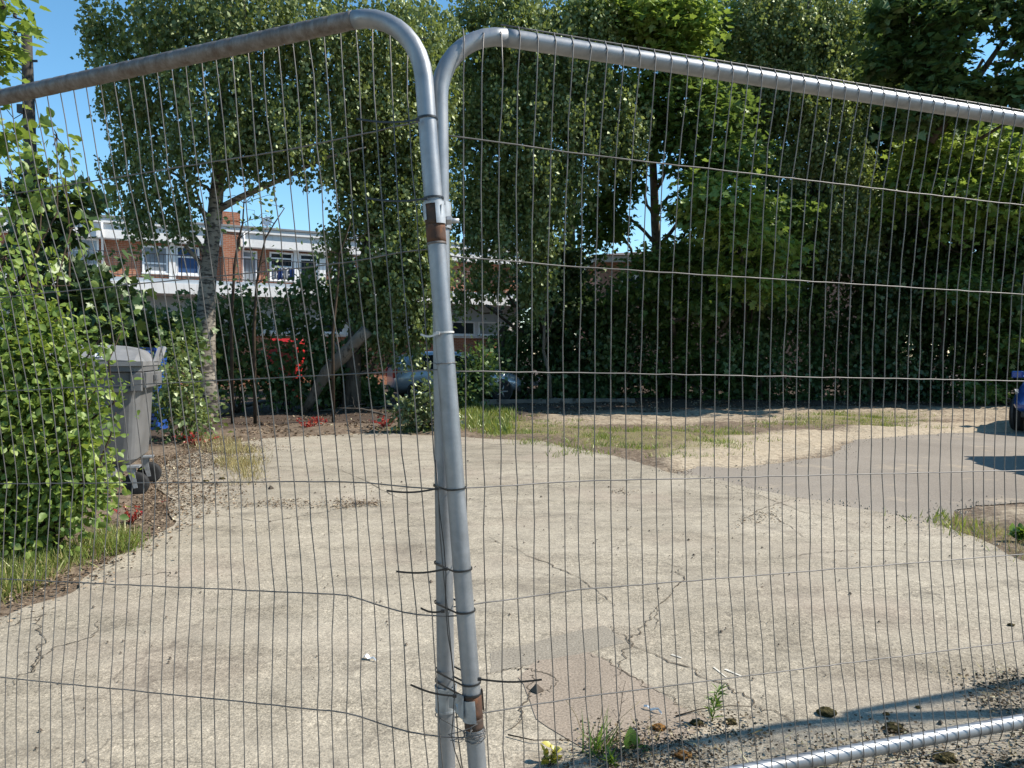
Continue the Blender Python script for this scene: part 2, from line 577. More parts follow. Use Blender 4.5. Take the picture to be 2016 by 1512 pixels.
def arr_obj(name, V, T, mat, parent=None, rnd=None, smooth=False):
    me = bpy.data.meshes.new(name)
    V = np.ascontiguousarray(V, np.float32)
    T = np.ascontiguousarray(T, np.int32)
    me.vertices.add(len(V))
    me.vertices.foreach_set('co', V.ravel())
    k = T.shape[1]
    me.loops.add(T.size)
    me.loops.foreach_set('vertex_index', T.ravel())
    me.polygons.add(len(T))
    me.polygons.foreach_set('loop_start', np.arange(0, T.size, k, dtype=np.int32))
    me.polygons.foreach_set('loop_total', np.full(len(T), k, np.int32))
    if smooth:
        me.polygons.foreach_set('use_smooth', np.ones(len(T), bool))
    me.update(calc_edges=True)
    me.materials.append(mat)
    if rnd is not None:
        at_ = me.attributes.new('rnd', 'FLOAT', 'POINT')
        at_.data.foreach_set('value', np.ascontiguousarray(rnd, np.float32))
    o = bpy.data.objects.new(name, me)
    return link(o, parent)


# leaf templates: x across, y along, z normal
T_DIA = (np.array([(0, 0, 0), (-.40, .45, .10), (0, 1, -.06), (.40, .45, .10)]), np.array([(0, 2, 1), (0, 3, 2)]))
T_OVAL = (np.array([(0, 0, 0), (0, .35, -.05), (0, .7, -.03), (0, 1.0, -.13), (-.28, .22, .07), (-.36, .48, .08), (-.22, .78, .02), (.28, .22, .07), (.36, .48, .08), (.22, .78, .02)]),
          np.array([(0, 1, 4), (4, 1, 5), (1, 2, 5), (5, 2, 6), (2, 3, 6), (0, 7, 1), (7, 8, 1), (1, 8, 2), (8, 9, 2), (2, 9, 3)]))
_mp = [(0, 0), (-.30, .05), (-.52, .02), (-.36, .28), (-.62, .50), (-.27, .56), (-.20, .78), (0, 1.05), (.20, .78), (.27, .56), (.62, .50), (.36, .28), (.52, .02), (.30, .05)]
T_MAPLE = (np.array([(0, .35, -.05)] + [(a, b, .04 * math.sin(7 * a) - .10 * b * b) for a, b in _mp]),
           np.array([(0, i + 1, (i + 1) % 14 + 1) for i in range(14)]))
T_BLADE = (np.array([(-.06, 0, 0), (.06, 0, 0), (.05, .5, .04), (-.04, .5, .04), (0, 1, .22)]), np.array([(0, 1, 2), (0, 2, 3), (3, 2, 4)]))
T_THIN = (np.array([(-.022, 0, 0), (.022, 0, 0), (.018, .5, .05), (-.018, .5, .05), (0, 1, .25)]), np.array([(0, 1, 2), (0, 2, 3), (3, 2, 4)]))
T_LANCE = (np.array([(0, 0, 0), (-.11, .4, .03), (0, 1, -.12), (.11, .4, .03)]), np.array([(0, 2, 1), (0, 3, 2)]))


def norm(a):
    return a / np.maximum(np.linalg.norm(a, axis=-1, keepdims=True), 1e-9)


def leaf_mesh(name, P, D, N, size, tmpl, mat, parent=None, rnd=None):
    tv, tf = tmpl
    P = np.asarray(P, float)
    n = len(P)
    D = norm(D)
    X = norm(np.cross(D, N))
    Z = np.cross(X, D)
    size = np.broadcast_to(size, (n,))
    V = P[:, None, :] + size[:, None, None] * (tv[None, :, 0:1] * X[:, None] + tv[None, :, 1:2] * D[:, None] + tv[None, :, 2:3] * Z[:, None])
    Fc = tf[None] + (np.arange(n) * len(tv))[:, None, None]
    if rnd is None:
        rnd = rng.random(n)
    return arr_obj(name, V.reshape(-1, 3), Fc.reshape(-1, tf.shape[1]), mat, parent, np.repeat(rnd, len(tv)))


def rdir(n):
    return norm(rng.normal(size=(n, 3)))


def blob_pts(blobs, n, surf=0.45):
    """blobs: (centre xyz, radii xyz) -> cluster points weighted by volume^(2/3)"""
    wts = np.array([(b[1][0] * b[1][1] * b[1][2]) ** (2 / 3) * (b[2] if len(b) > 2 else 1) for b in blobs])
    idx = rng.choice(len(blobs), size=n, p=wts / wts.sum())
    C = np.array([b[0] for b in blobs])[idx]
    R = np.array([b[1] for b in blobs])[idx]
    r = rng.random(n) ** surf
    return C + rdir(n) * R * r[:, None], idx


def pxblob(px, py, Y, rx, ry, rd=None, wt=1.0):
    s = Y / F
    return (at(px, py, Y), (rx * s, (rd if rd else max(rx, ry) * s * 0.8), ry * s), wt)


def crown(name, blobs, nclus, per, size, tmpl, mat, parent, style='spray', spread=0.25, surf=0.45, hang=0.5, zmin=0.05):
    C, idx = blob_pts(blobs, nclus, surf)
    n = nclus * per
    ci = np.repeat(np.arange(nclus), per)
    shade = np.repeat(np.clip(rng.normal(0.45, 0.22, nclus), 0, 1), per)
    if style == 'hang':      # drooping strands of birch twigs
        L = np.repeat(rng.uniform(0.5, 1.3, nclus) * spread * 3, per)
        u = rng.random(n)
        dr = np.repeat(rng.normal(0, 0.22, (nclus, 2)), per, axis=0)
        P = C[ci].copy()
        P[:, 0] += dr[:, 0] * u * L + rng.normal(0, 0.055, n)
        P[:, 1] += dr[:, 1] * u * L + rng.normal(0, 0.055, n)
        P[:, 2] += (0.4 - u) * L
        D = rng.normal(0, 0.55, (n, 3))
        D[:, 2] -= 0.75
        N = rng.normal(0, 1, (n, 3))
        N[:, 2] *= 0.5
    elif style == 'layer':   # maples: flat sprays of leaves held level
        P = C[ci] + rng.normal(0, 1, (n, 3)) * np.array([spread, spread, spread * 0.33])
        tilt = np.repeat(rng.normal(0, 0.25, (nclus, 2)), per, axis=0)
        P[:, 2] += tilt[:, 0] * (P[:, 0] - C[ci][:, 0]) + tilt[:, 1] * (P[:, 1] - C[ci][:, 1])
        D = P - C[ci] + rng.normal(0, spread * 0.5, (n, 3))
        D[:, 2] -= hang * spread
        N = rng.normal(0, 0.42, (n, 3))
        N[:, 2] += 1.0
    else:                    # sprays around a twig end
        P = C[ci] + rng.normal(0, spread, (n, 3))
        D = (P - C[ci]) + rng.normal(0, spread * 0.6, (n, 3))
        D[:, 2] -= hang * spread
        N = rng.normal(0, 0.65, (n, 3))
        N[:, 2] += 0.7
    P[:, 2] = np.maximum(P[:, 2], zmin + rng.random(n) * 0.05)
    rn = np.clip(shade + rng.normal(0, 0.20, n), 0, 1)
    leaf_mesh(name, P, D, N, size * rng.uniform(0.65, 1.25, n), tmpl, mat, parent, rn)
    return C


def bent(a, b, k=6, wob=0.08, sag=0.0):
    a = np.array(a, float)
    b = np.array(b, float)
    L = np.linalg.norm(b - a)
    t_ = np.linspace(0, 1, k)[:, None]
    p = a + (b - a) * t_
    w_ = rng.normal(0, wob * L, (k, 3)) * np.sin(np.pi * t_)
    p += w_ * 0.5
    p[:, 2] += sag * L * np.sin(np.pi * t_[:, 0])
    return p


def make_tree(name, label, cat, trunk, blobs, leaf, nclus, per, size, bark, group=None, style='spray', spread=0.25,
              tmpl=T_DIA, limbs=(), nlimb=0, twigs=0, surf=0.45, hang=0.5, lw=0.35, stems='trunk', zmin=0.05):
    """trunk: [(x,y,z,r)...] world; root empty at trunk foot"""
    base = np.array(trunk[0][:3])
    o = thing(name, base, label, cat, group)
    inv = -base
    tp = np.array([q[:3] for q in trunk]) + inv
    tr = [q[3] for q in trunk]
    mb = MB()
    # smooth the trunk
    k = 14
    ts = np.linspace(0, len(tp) - 1, k)
    P = np.stack([np.interp(ts, range(len(tp)), tp[:, i]) for i in range(3)], 1)
    R = np.interp(ts, range(len(tp)), tr)
    P[1:-1, :2] += rng.normal(0, 0.03, (k - 2, 2)) * max(tr)
    R[0] *= 1.25
    mb.tube(P, R, 12)
    bl = [(np.array(b[0]) + inv,) + tuple(b[1:]) for b in blobs]
    for lim in limbs:
        lp = np.array([q[:3] for q in lim]) + inv
        kk = 10
        ts = np.linspace(0, len(lp) - 1, kk)
        LP = np.stack([np.interp(ts, range(len(lp)), lp[:, i]) for i in range(3)], 1)
        mb.tube(LP, np.interp(ts, range(len(lp)), [q[3] for q in lim]), 8)
    for b in bl[:nlimb] if nlimb else bl:
        c0 = np.array(b[0])
        hz = np.clip(c0[2] - 0.55 * np.linalg.norm(c0[:2] - P[-1][:2]) - 0.4, P[1][2], P[-2][2])
        i = int(np.argmin(abs(P[:, 2] - hz)))
        r0 = R[i] * lw
        mb.tube(bent(P[i], c0, 8, 0.10, 0.05), np.linspace(r0, r0 * 0.25 + 0.004, 8), 6)
    C = crown('crown' if stems == 'trunk' else 'foliage', bl, nclus, per, size, tmpl, M[leaf], o, style, spread, surf, hang, zmin - base[2])
    if twigs:
        cc = np.array([b[0] for b in bl])
        for q in C[rng.choice(len(C), min(twigs, len(C)), replace=False)]:
            j = int(np.argmin(np.linalg.norm(cc - q, axis=1)))
            mb.tube(bent(cc[j], q, 4, 0.12), [0.014, 0.010, 0.007, 0.003], 4, cap=False)
    mb.build(stems, M[bark], o, smooth=True)
    return o


# ------------------------------------------------------------------ ground
def gp(pts):
    return np.array([g(*p)[:2] for p in pts])


def sdist(P, poly):
    """signed distance (positive inside) of points P (n,2) to polygon"""
    n = len(poly)
    d = np.full(len(P), 1e9)
    ins = np.zeros(len(P), bool)
    for i in range(n):
        a, b = poly[i], poly[(i + 1) % n]
        ab = b - a
        t_ = np.clip(((P - a) @ ab) / max(ab @ ab, 1e-12), 0, 1)
        d = np.minimum(d, np.linalg.norm(P - (a + t_[:, None] * ab), axis=1))
        cond = (a[1] > P[:, 1]) != (b[1] > P[:, 1])
        with np.errstate(divide='ignore', invalid='ignore'):
            xi = (b[0] - a[0]) * (P[:, 1] - a[1]) / (b[1] - a[1] + 1e-12) + a[0]
        ins ^= cond & (P[:, 0] < xi)
    return np.where(ins, d, -d)


SLAB = np.concatenate([gp([(0, 1215), (130, 1168), (250, 1085), (340, 1035), (330, 985), (300, 940), (340, 905), (420, 880), (520, 864),
                           (640, 857), (760, 853), (900, 862), (1060, 869), (1200, 898), (1330, 932), (1420, 948), (1560, 977), (1700, 1003),
                           (1850, 1037), (1940, 1075), (2016, 1106), (2300, 1210)]), [(9, 1.5), (9, -4), (-8, -4), (-6, 1.2)]])
ASPH = gp([(1365, 918), (1440, 922), (1527, 913), (1620, 899), (1655, 885), (1690, 866), (1825, 855), (2016, 849), (3000, 846), (3000, 1010),
           (2016, 993), (1918, 995), (1900, 1006), (1862, 1036), (1840, 1050), (1700, 1020), (1560, 992), (1420, 962), (1330, 942)])
SAND = [gp([(1270, 940), (1275, 885), (1400, 855), (1560, 850), (1700, 838), (1900, 830), (2100, 825), (2100, 856), (1825, 864), (1690, 875), (1655, 895), (1527, 925), (1380, 935)]),
        gp([(1000, 842), (1060, 816), (1500, 806), (2100, 800), (2100, 832), (1500, 836), (1300, 845)]),
        gp([(1880, 1030), (1900, 1002), (1925, 992), (2100, 990), (2100, 1050)])]
GRASS = [gp([(905, 862), (930, 815), (1040, 828), (1200, 842), (1330, 842), (1500, 838), (1500, 868), (1420, 905), (1300, 905), (1210, 893), (1060, 869)]),
         gp([(1490, 842), (1560, 812), (1810, 814), (1800, 842), (1640, 846)]),
         gp([(1850, 1036), (1880, 1022), (1960, 1030), (2100, 1050), (2100, 1120), (1950, 1075)]),
         gp([(770, 858), (780, 835), (860, 830), (880, 858)])]
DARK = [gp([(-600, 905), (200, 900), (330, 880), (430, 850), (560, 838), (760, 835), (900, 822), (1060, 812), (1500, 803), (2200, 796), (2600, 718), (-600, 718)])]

xs = np.concatenate([[-600, -200, -80, -40, -25], np.arange(-16, 18.01, 0.11), [25, 40, 80, 200, 600]])
ys = np.concatenate([[-200, -40, -8, -2], np.arange(0.5, 30, 0.11), [33, 40, 60, 120, 300, 1200]])
GX, GY = np.meshgrid(xs, ys)
GPn = np.stack([GX.ravel(), GY.ravel()], 1)
near = (abs(GPn[:, 0]) < 20) & (GPn[:, 1] < 33) & (GPn[:, 1] > 0)
mask = np.zeros((len(GPn), 4), np.float32)
mask[:, 3] = 1


def soft(polys, wd):
    r = np.zeros(near.sum())
    for p in polys:
        r = np.maximum(r, np.clip(0.5 + sdist(GPn[near], p) / wd, 0, 1))
    return r


mask[near, 0] = np.maximum(soft(SAND[:1] + SAND[2:], 0.9) * 0.62, soft(SAND[1:2], 1.0) * 0.50)
mask[near, 1] = soft(GRASS, 1.6) * 0.50
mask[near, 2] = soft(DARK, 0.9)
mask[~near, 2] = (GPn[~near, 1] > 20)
sd_ = np.maximum(sdist(GPn[near], SLAB), sdist(GPn[near], ASPH))
Z = np.zeros(len(GPn))
rough = np.clip(-sd_ / 0.35, 0, 1)
fx, fy = GPn[near, 0], GPn[near, 1]
bumpz = 0.018 * np.sin(fx * 3.1 + 1.3 * np.sin(fy * 2.3)) + 0.014 * np.sin(fy * 5.3 + fx * 1.7) + rng.normal(0, 0.008, near.sum())
Z[near] = rough * (bumpz + 0.028) - 0.006 * (1 - rough)
nx, ny = len(xs), len(ys)
ii = np.arange(nx * ny).reshape(ny, nx)
Q = np.stack([ii[:-1, :-1], ii[:-1, 1:], ii[1:, 1:], ii[1:, :-1]], -1).reshape(-1, 4)
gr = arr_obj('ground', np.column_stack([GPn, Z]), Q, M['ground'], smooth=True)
ca = gr.data.color_attributes.new('mask', 'FLOAT_COLOR', 'POINT')
ca.data.foreach_set('color', mask.ravel())
tag(gr, kind='structure')


def sheet(name, poly, z, mat, jit=0.03, step=0.12, kind='structure', parent=None, far=None):
    pts = []
    n = len(poly)
    for i in range(n):
        a, b = poly[i], poly[(i + 1) % n]
        L = np.linalg.norm(b - a)
        k = max(1, int(min(L / step, 120)))
        for j in range(k):
            p = a + (b - a) * j / k
            pts.append(p)
    pts = np.array(pts)
    ph = np.arange(len(pts))
    nz_ = rng.normal(0, 1, (len(pts), 2))
    nz_ = (nz_ + np.roll(nz_, 1, 0) + np.roll(nz_, 2, 0)) / 1.7
    pts = pts + nz_ * jit
    bm = bmesh.new()
    vsn = [bm.verts.new((p[0], p[1], z)) for p in pts]
    f = bm.faces.new(vsn)
    bmesh.ops.triangulate(bm, faces=[f], ngon_method='EAR_CLIP')
    bmesh.ops.recalc_face_normals(bm, faces=bm.faces)
    for f in bm.faces:
        if f.normal.z < 0:
            f.normal_flip()
    me = bpy.data.meshes.new(name)
    bm.to_mesh(me)
    bm.free()
    me.materials.append(mat)
    o = bpy.data.objects.new(name, me)
    link(o, parent)
    if kind:
        tag(o, kind=kind)
    return o


asph = sheet('asphalt', ASPH, 0.004, M['asphalt'], 0.035)
slab = sheet('concrete_slab', SLAB, 0.008, M['concrete'], 0.03)
sheet('concrete_repair_strip', gp([(960, 1290), (990, 1282), (1188, 1234), (1232, 1270), (1168, 1285), (1015, 1318), (962, 1330)]), 0.0092, M['patch_grey'], 0.006, 0.06)
sheet('concrete_repair_patch', gp([(1060, 1302), (1160, 1288), (1230, 1322), (1330, 1390), (1390, 1420), (1340, 1460), (1190, 1500), (1060, 1420), (1020, 1340)]), 0.0104, M['patch_red'], 0.006, 0.06)
cr = MB()
CR = [[(1290, 1200), (1280, 1225), (1262, 1245), (1240, 1260), (1225, 1300), (1220, 1340)],
      [(1190, 1232), (1240, 1268), (1330, 1310), (1420, 1350), (1500, 1392), (1560, 1430)],
      [(1155, 1288), (1210, 1315), (1265, 1350), (1330, 1385), (1380, 1415)],
      [(1300, 1105), (1330, 1120), (1345, 1145), (1300, 1200), (1290, 1240)],
      [(1380, 945), (1450, 965), (1520, 985), (1600, 1015), (1700, 1040)],
      [(1440, 1035), (1500, 1005), (1540, 990), (1590, 980)],
      [(1460, 1000), (1530, 1020), (1580, 1060)],
      [(0, 1240), (40, 1230), (75, 1215), (85, 1270), (40, 1300)],
      [(85, 1270), (70, 1310), (20, 1360)], [(200, 1225), (180, 1260), (90, 1290), (60, 1330)],
      [(240, 1145), (290, 1135), (330, 1130), (360, 1150)],
      [(640, 915), (720, 950), (790, 985), (840, 1000)], [(960, 1060), (1060, 1105), (1140, 1140), (1210, 1200)],
      [(400, 1010), (520, 1030), (640, 1010), (720, 995)], [(960, 1330), (1010, 1320), (1080, 1330), (1090, 1370)],
      [(1000, 1450), (1040, 1380), (1050, 1330)], [(1550, 1100), (1630, 1090), (1700, 1085), (1790, 1090)]]
for line in CR:
    P2 = gp(line)
    t_ = np.linspace(0, len(P2) - 1, len(P2) * 12)
    q = np.stack([np.interp(t_, range(len(P2)), P2[:, i]) for i in range(2)], 1)
    nzq = rng.normal(0, 0.030, (len(q) + 8, 2))
    nzq = sum(nzq[k_:k_ + len(q)] for k_ in range(5)) / 5
    q += nzq + rng.normal(0, 0.003, q.shape)
    wd = rng.uniform(0.0008, 0.0038, len(q)) * (0.35 + np.sin(np.linspace(0.1, 3.0, len(q))))
    d = np.gradient(q, axis=0)
    d /= np.maximum(np.linalg.norm(d, axis=1, keepdims=True), 1e-9)
    nn = np.stack([-d[:, 1], d[:, 0]], 1)
    A, B = q + nn * wd[:, None], q - nn * wd[:, None]
    k = len(q)
    zc = 0.0116
    cr.add([(a[0], a[1], zc) for a in A] + [(b[0], b[1], zc) for b in B], [(i, i + 1, k + i + 1, k + i) for i in range(k - 1)])
co = cr.build('surface_crack', M['crack'], slab)
pm = MB()
for line, wd in (([(1322, 1293), (1342, 1300)], 0.008), ([(1427, 1322), (1462, 1337)], 0.007), ([(1405, 1318), (1430, 1338)], 0.004)):
    P2 = gp(line)
    for a, b in zip(P2[:-1], P2[1:]):
        d = (b - a) / np.linalg.norm(b - a)
        nn = np.array([-d[1], d[0]]) * wd
        pm.add([(*(a + nn), 0.0112), (*(a - nn), 0.0112), (*(b - nn * .6), 0.0112), (*(b + nn * .6), 0.0112)], [(0, 1, 2, 3)])
pm.build('white_paint_mark', M['paint'], slab)


# ------------------------------------------------------------------ fence panels
def rot_m(axis, a):
    axis = axis / np.linalg.norm(axis)
    K = np.array([[0, -axis[2], axis[1]], [axis[2], 0, -axis[0]], [-axis[1], axis[0], 0]])
    return np.eye(3) + math.sin(a) * K + (1 - math.cos(a)) * K @ K


class Panel:
    def __init__(s, o, side, yaw, roll, sh, VB):
        s.o = np.array(o, float)
        s.side = side
        s.sh = sh
        s.VB = VB
        u = np.array([side * math.cos(yaw), math.sin(yaw), 0])
        v = np.array([0, 0, -1.0])
        n = np.array([0, 1.0, 0]) - u * u[1]
        n /= np.linalg.norm(n)
        R = rot_m(n, roll)
        s.u, s.v, s.n = R @ u, R @ v, n
        s.wid = 3.5

    def p(s, u, v, n=0.0):
        return s.o + (u + s.sh * v) * s.u + v * s.v + n * s.n


LP = Panel((-0.2122, 1.70, 2.1516), -1, 0.3215, -0.0488, -0.0316, 1.985)
RP = Panel((-0.1716, 1.745, 2.1243), 1, 0.3137, 0.0184, 0.0262, 1.908)
TR = 0.021
L_ROWS = [(0.0, 0.0), (.2588, .2576), (.5488, .5448), (.8251, .8296), (1.100, 1.1223), (1.3891, 1.4153), (1.672, 1.702), (1.985, 1.985)]
R_ROWS = [(0.0, 0.0), (.2477, .2552), (.5296, .532), (.7996, .8111), (1.0811, 1.1036), (1.3676, 1.3795), (1.6393, 1.6531), (1.908, 1.908)]
L_N = [0.0, .041, .083, .114, .125, .097, .05, 0.0]
R_N = [0.0, .025, .048, .058, .060, .051, .02, 0.0]
L_DU = [(-.0128, .0094), (-.0038, .0035), (.0187, -.0139), (.021, -.0162), (.0178, -.0139), (0, 0), (0, 0), (0, 0)]


def make_panel(P, rows, ns, dus, k0, sideoff, label, crimp, droop=False):
    foot = P.p(0, P.VB)
    foot = np.array([foot[0], foot[1], 0.0])
    root = thing('temporary_fence', foot, label, 'fence panel', 'mesh fence panels in one line')
    loc = lambda u, v, n=0.0: P.p(u, v, n) - foot
    rc = 0.165
    wid = P.wid

    def rvn(u, r):
        a, b = rows[r]
        v = a + (b - a) * min(u, 2.6) / 1.9
        e = min(u, wid - u)
        s_ = np.clip(e / 0.42, 0, 1)
        s_ = s_ * s_ * (3 - 2 * s_)
        n = ns[r] * s_
        if r in (0, 7):
            n = sideoff * 0.024
        return v, n

    # frame: two uprights bent over at the top, joined by the top rail
    zf = lambda u: P.VB + (P.p(u, P.VB)[2] - 0.0) - 0.004
    bend_ = [(rc - rc * math.cos(a), rc - rc * math.sin(a)) for a in np.linspace(0, math.pi / 2, 10)]
    for mirror in (False, True):
        e = wid if mirror else 0
        pts = [(e, zf(e)), (e, P.VB + .06), (e, 1.6), (e, 1.2), (e, .8), (e, .5), (e, .3)]
        pts += [((wid - u) if mirror else u, v) for u, v in bend_]
        mb = MB()
        mb.tube([loc(u, v) for u, v in pts], TR, 20)
        mb.build('upright', M['galv'], root, smooth=True)
    us = np.arange(rc + 0.0005, wid - rc, 0.0056875 if crimp else 0.02)
    rad = []
    for u in us:
        ph = abs(((u / 0.0455) + .5) % 1.0 - .5)
        rad.append(TR * (1.012 - (0.10 * math.exp(-(ph / .09) ** 2) if crimp else 0.008)))
    mb = MB()
    mb.tube([loc(u, 0) for u in us], rad, 20)
    mb.build('top_rail', M['galv_old'] if crimp else M['galv'], root, smooth=True)
    mb = MB()
    mb.tube([loc(u, P.VB) for u in np.linspace(TR * .9, wid - TR * .9, 60)], TR, 18)
    mb.build('bottom_rail', M['galv'], root, smooth=True)
    # mesh infill
    mb = MB()
    nw = int(wid / 0.0455)
    for i in range(nw):
        k = i + k0
        u0 = k * 0.0455
        if u0 > wid - 0.03:
            break
        pts = []
        if u0 > 0.05:
            pts.append((u0, -0.026 if u0 > rc else 0.0, sideoff * 0.010))
        bend = rng.normal(0, 0.0022)
        for r in range(8):
            a, b = dus[r] if dus else (0, 0)
            du = np.clip(a + (b - a) * (k - 13) / 9, -0.02, 0.02) * np.clip(u0 / 0.5, 0, 1)
            v, n = rvn(u0, r)
            if r == 0 and u0 < rc:
                v = rc - math.sqrt(max(rc * rc - (rc - u0) ** 2, 0)) - 0.004
            pts.append((u0 + du + rng.normal(0, 0.0015), v, n))
            if r < 7:
                v2, n2 = rvn(u0, r + 1)
                a2, b2 = dus[r + 1] if dus else (0, 0)
                du2 = np.clip(a2 + (b2 - a2) * (k - 13) / 9, -0.02, 0.02) * np.clip(u0 / 0.5, 0, 1)
                for f in (0.35, 0.7):
                    pts.append((u0 + du + (du2 - du) * f + bend * math.sin(r * 1.7 + f * 3) + rng.normal(0, 0.0011), v + (v2 - v) * f, n + (n2 - n) * f))
        pts.append((u0, P.VB + 0.045, sideoff * 0.012))
        mb.tube([loc(*q) for q in pts], 0.00150, 5)
    for r in range(1, 7):
        uu = np.concatenate([[-0.012 if r % 2 else 0.012], np.arange(0.0455 * k0, wid, 0.0455), [wid]])
        q = []
        for j, u in enumerate(uu):
            v, n = rvn(max(u, 0), r)
            if droop and r in (5, 6) and u < 0.35:
                v += 0.016 * math.sin(math.pi * np.clip(u / 0.35, 0, 1))
            q.append(loc(u, v + rng.normal(0, 0.0006), n + sideoff * 0.003))
        mb.tube(q, 0.0017, 6)
    for v, n in ((-0.025, sideoff * 0.008), (P.VB + 0.045, sideoff * 0.010)):
        mb.tube([loc(u, v, n) for u in np.linspace(0.15, wid - 0.15, 40)], 0.0018, 6)
    mb.build('wire_mesh', M['wire'], root, smooth=True)
    return root, foot


lroot, lfoot = make_panel(LP, L_ROWS, L_N, L_DU, 1, 1, 'mesh fence panel with dull brown-stained top rail, left of the joint', True, True)
rroot, rfoot = make_panel(RP, R_ROWS, R_N, None, 1.25, -1, 'mesh fence panel with bright silver rails, right of the joint', False)
# third panel, outside the picture, whose shadow lies on the slab
P3 = Panel(RP.p(3.565, 0, 0.0), 1, 0.3137, 0.0, 0.0, 1.908)
make_panel(P3, R_ROWS, R_N, None, 1.25, -1, 'mesh fence panel next beyond the bright one, seen only as a shadow on the slab', False)

def v_at(P, py):
    vsx = np.linspace(0, 2.0, 400)
    best = min(vsx, key=lambda v: abs((lambda d: CY - F * (d @ UP) / (d @ FW) - py)(P.p(0, v) - CAM)))
    return float(best)


# weathering on the two joint posts: worn rusty collars
for y0, y1, key, rr in ((401, 441, 'rust_dark', .0226), (442, 477, 'rust', .0223), (478, 484, 'galv_old', .0224), (1366, 1412, 'rust', .0222), (1413, 1432, 'rust_dark', .0220)):
    P, root, foot, v0, v1 = LP, lroot, lfoot, v_at(LP, y0), v_at(LP, y1)
    mb = MB()
    mb.tube([P.p(0, v) - foot for v in np.linspace(v0, v1, 5)], rr, 18)
    mb.build('rusty_collar' if 'rust' in key else 'steel_ring', M[key], root, smooth=True)


def loop2(P, v, ra, Q=None, vq=None, rb=None, n=28):
    """closed band round one tube, or round both"""
    c1 = P.p(0, v)
    ax = norm(P.p(0, v + .1) - P.p(0, v - .1))
    e1 = norm(np.array([1.0, 0, 0]) - ax * ax[0])
    e2 = np.cross(ax, e1)
    pts = []
    circ = []
    ang = np.linspace(0, 2 * math.pi, 40, endpoint=False)
    for a in ang:
        circ.append((ra * math.cos(a), ra * math.sin(a)))
    if Q is not None:
        # same height on the other tube
        c2 = Q.p(0, vq)
        d = c2 - c1
        dd = np.array([d @ e1, d @ e2])
        for a in ang:
            circ.append((dd[0] + rb * math.cos(a), dd[1] + rb * math.sin(a)))
    pts2 = sorted(set((round(x, 6), round(y, 6)) for x, y in circ))

    def half(ps):
        h = []
        for p in ps:
            while len(h) >= 2 and (h[-1][0] - h[-2][0]) * (p[1] - h[-2][1]) - (h[-1][1] - h[-2][1]) * (p[0] - h[-2][0]) <= 0:
                h.pop()
            h.append(p)
        return h
    hull = half(pts2)[:-1] + half(pts2[::-1])[:-1]
    h = hull + [hull[0]]
    return [c1 + x * e1 + y * e2 for x, y in h], c1, e1, e2, ax


def strip(mb, pts, w_, th, ax):
    """flat strap along pts, broad across ax"""
    P = np.array(pts)
    k = len(P)
    T = np.gradient(P, axis=0)
    T = norm(T)
    Wv = norm(np.tile(ax, (k, 1)) - T * (T @ ax)[:, None])
    Nn = np.cross(T, Wv)
    V = np.concatenate([P + Wv * w_ / 2 + Nn * th / 2, P - Wv * w_ / 2 + Nn * th / 2, P - Wv * w_ / 2 - Nn * th / 2, P + Wv * w_ / 2 - Nn * th / 2])
    fs = []
    for i in range(k - 1):
        for j in range(4):
            j2 = (j + 1) % 4
            fs.append((j * k + i, j2 * k + i, j2 * k + i + 1, j * k + i + 1))
    fs += [(0, k, 2 * k, 3 * k), (k - 1, 4 * k - 1, 3 * k - 1, 2 * k - 1)]
    mb.add(V, fs)


def cable_tie(py, both, tail, label, mat='tie', head=-1, slope=0.0):
    v = v_at(LP, py)
    vq = v_at(RP, py - slope * 2)
    pts, c1, e1, e2, ax = loop2(LP, v, TR + .0022, RP if both else None, vq, TR + .0022)
    root = thing('cable_tie', c1, label, 'cable tie', 'cable ties round the fence posts')
    mb = MB()
    strip(mb, [p - c1 for p in pts], .0042, .0014, ax)
    mb.build('strap', M[mat], root)
    # head sits at the front of the loop where the tail leaves
    px0, py0 = tail[0]
    px1, py1 = tail[1]
    Yd = c1[1] - 0.027
    h0 = at(px0, py0, Yd)
    h1 = at(px1, py1, Yd + 0.012)
    mb = MB()
    b = h0 - c1
    mb.box((b[0] - .0045, b[1] - .003, b[2] - .0035), (b[0] + .0045, b[1] + .003, b[2] + .0035))
    mb.build('head', M[mat], root, bevel=.0008)
    mb = MB()
    t_ = np.linspace(0, 1, 10)
    tp = h0[None] * (1 - t_[:, None]) + h1[None] * t_[:, None] - c1
    tp[:, 2] += -0.006 * np.sin(np.pi * t_) * (1 if slope >= 0 else -1)
    strip(mb, tp, .0042, .0014, np.array([0, 0, 1.0]))
    mb.build('tail', M[mat], root)
    return root


cable_tie(234, False, ((822, 236), (702, 234)), 'black cable tie nearest the bend of the post, tail pointing left')
cable_tie(390, False, ((838, 391), (722, 390)), 'black cable tie just above the upper clamp, tail pointing left over leaves')
cable_tie(655, False, ((862, 656), (828, 658)), 'pale grey worn tie on the post, short tail in front of the building', 'tie_grey')
cable_tie(962, True, ((860, 962), (761, 966)), 'black cable tie round both posts along a rung wire, long tail left over concrete')
cable_tie(1120, True, ((878, 1120), (780, 1125)), 'black cable tie in mid height of the lower posts, straight tail pointing left')
cable_tie(1200, True, ((872, 1203), (828, 1197)), 'thick black cable tie with short upturned tail, below the straight one')
cable_tie(1342, True, ((944, 1337), (1067, 1338)), 'black cable tie with its tail pointing right, above the lower clamp')
cable_tie(1365, True, ((895, 1370), (808, 1348)), 'black cable tie across the lower clamp, tail rising to the left')


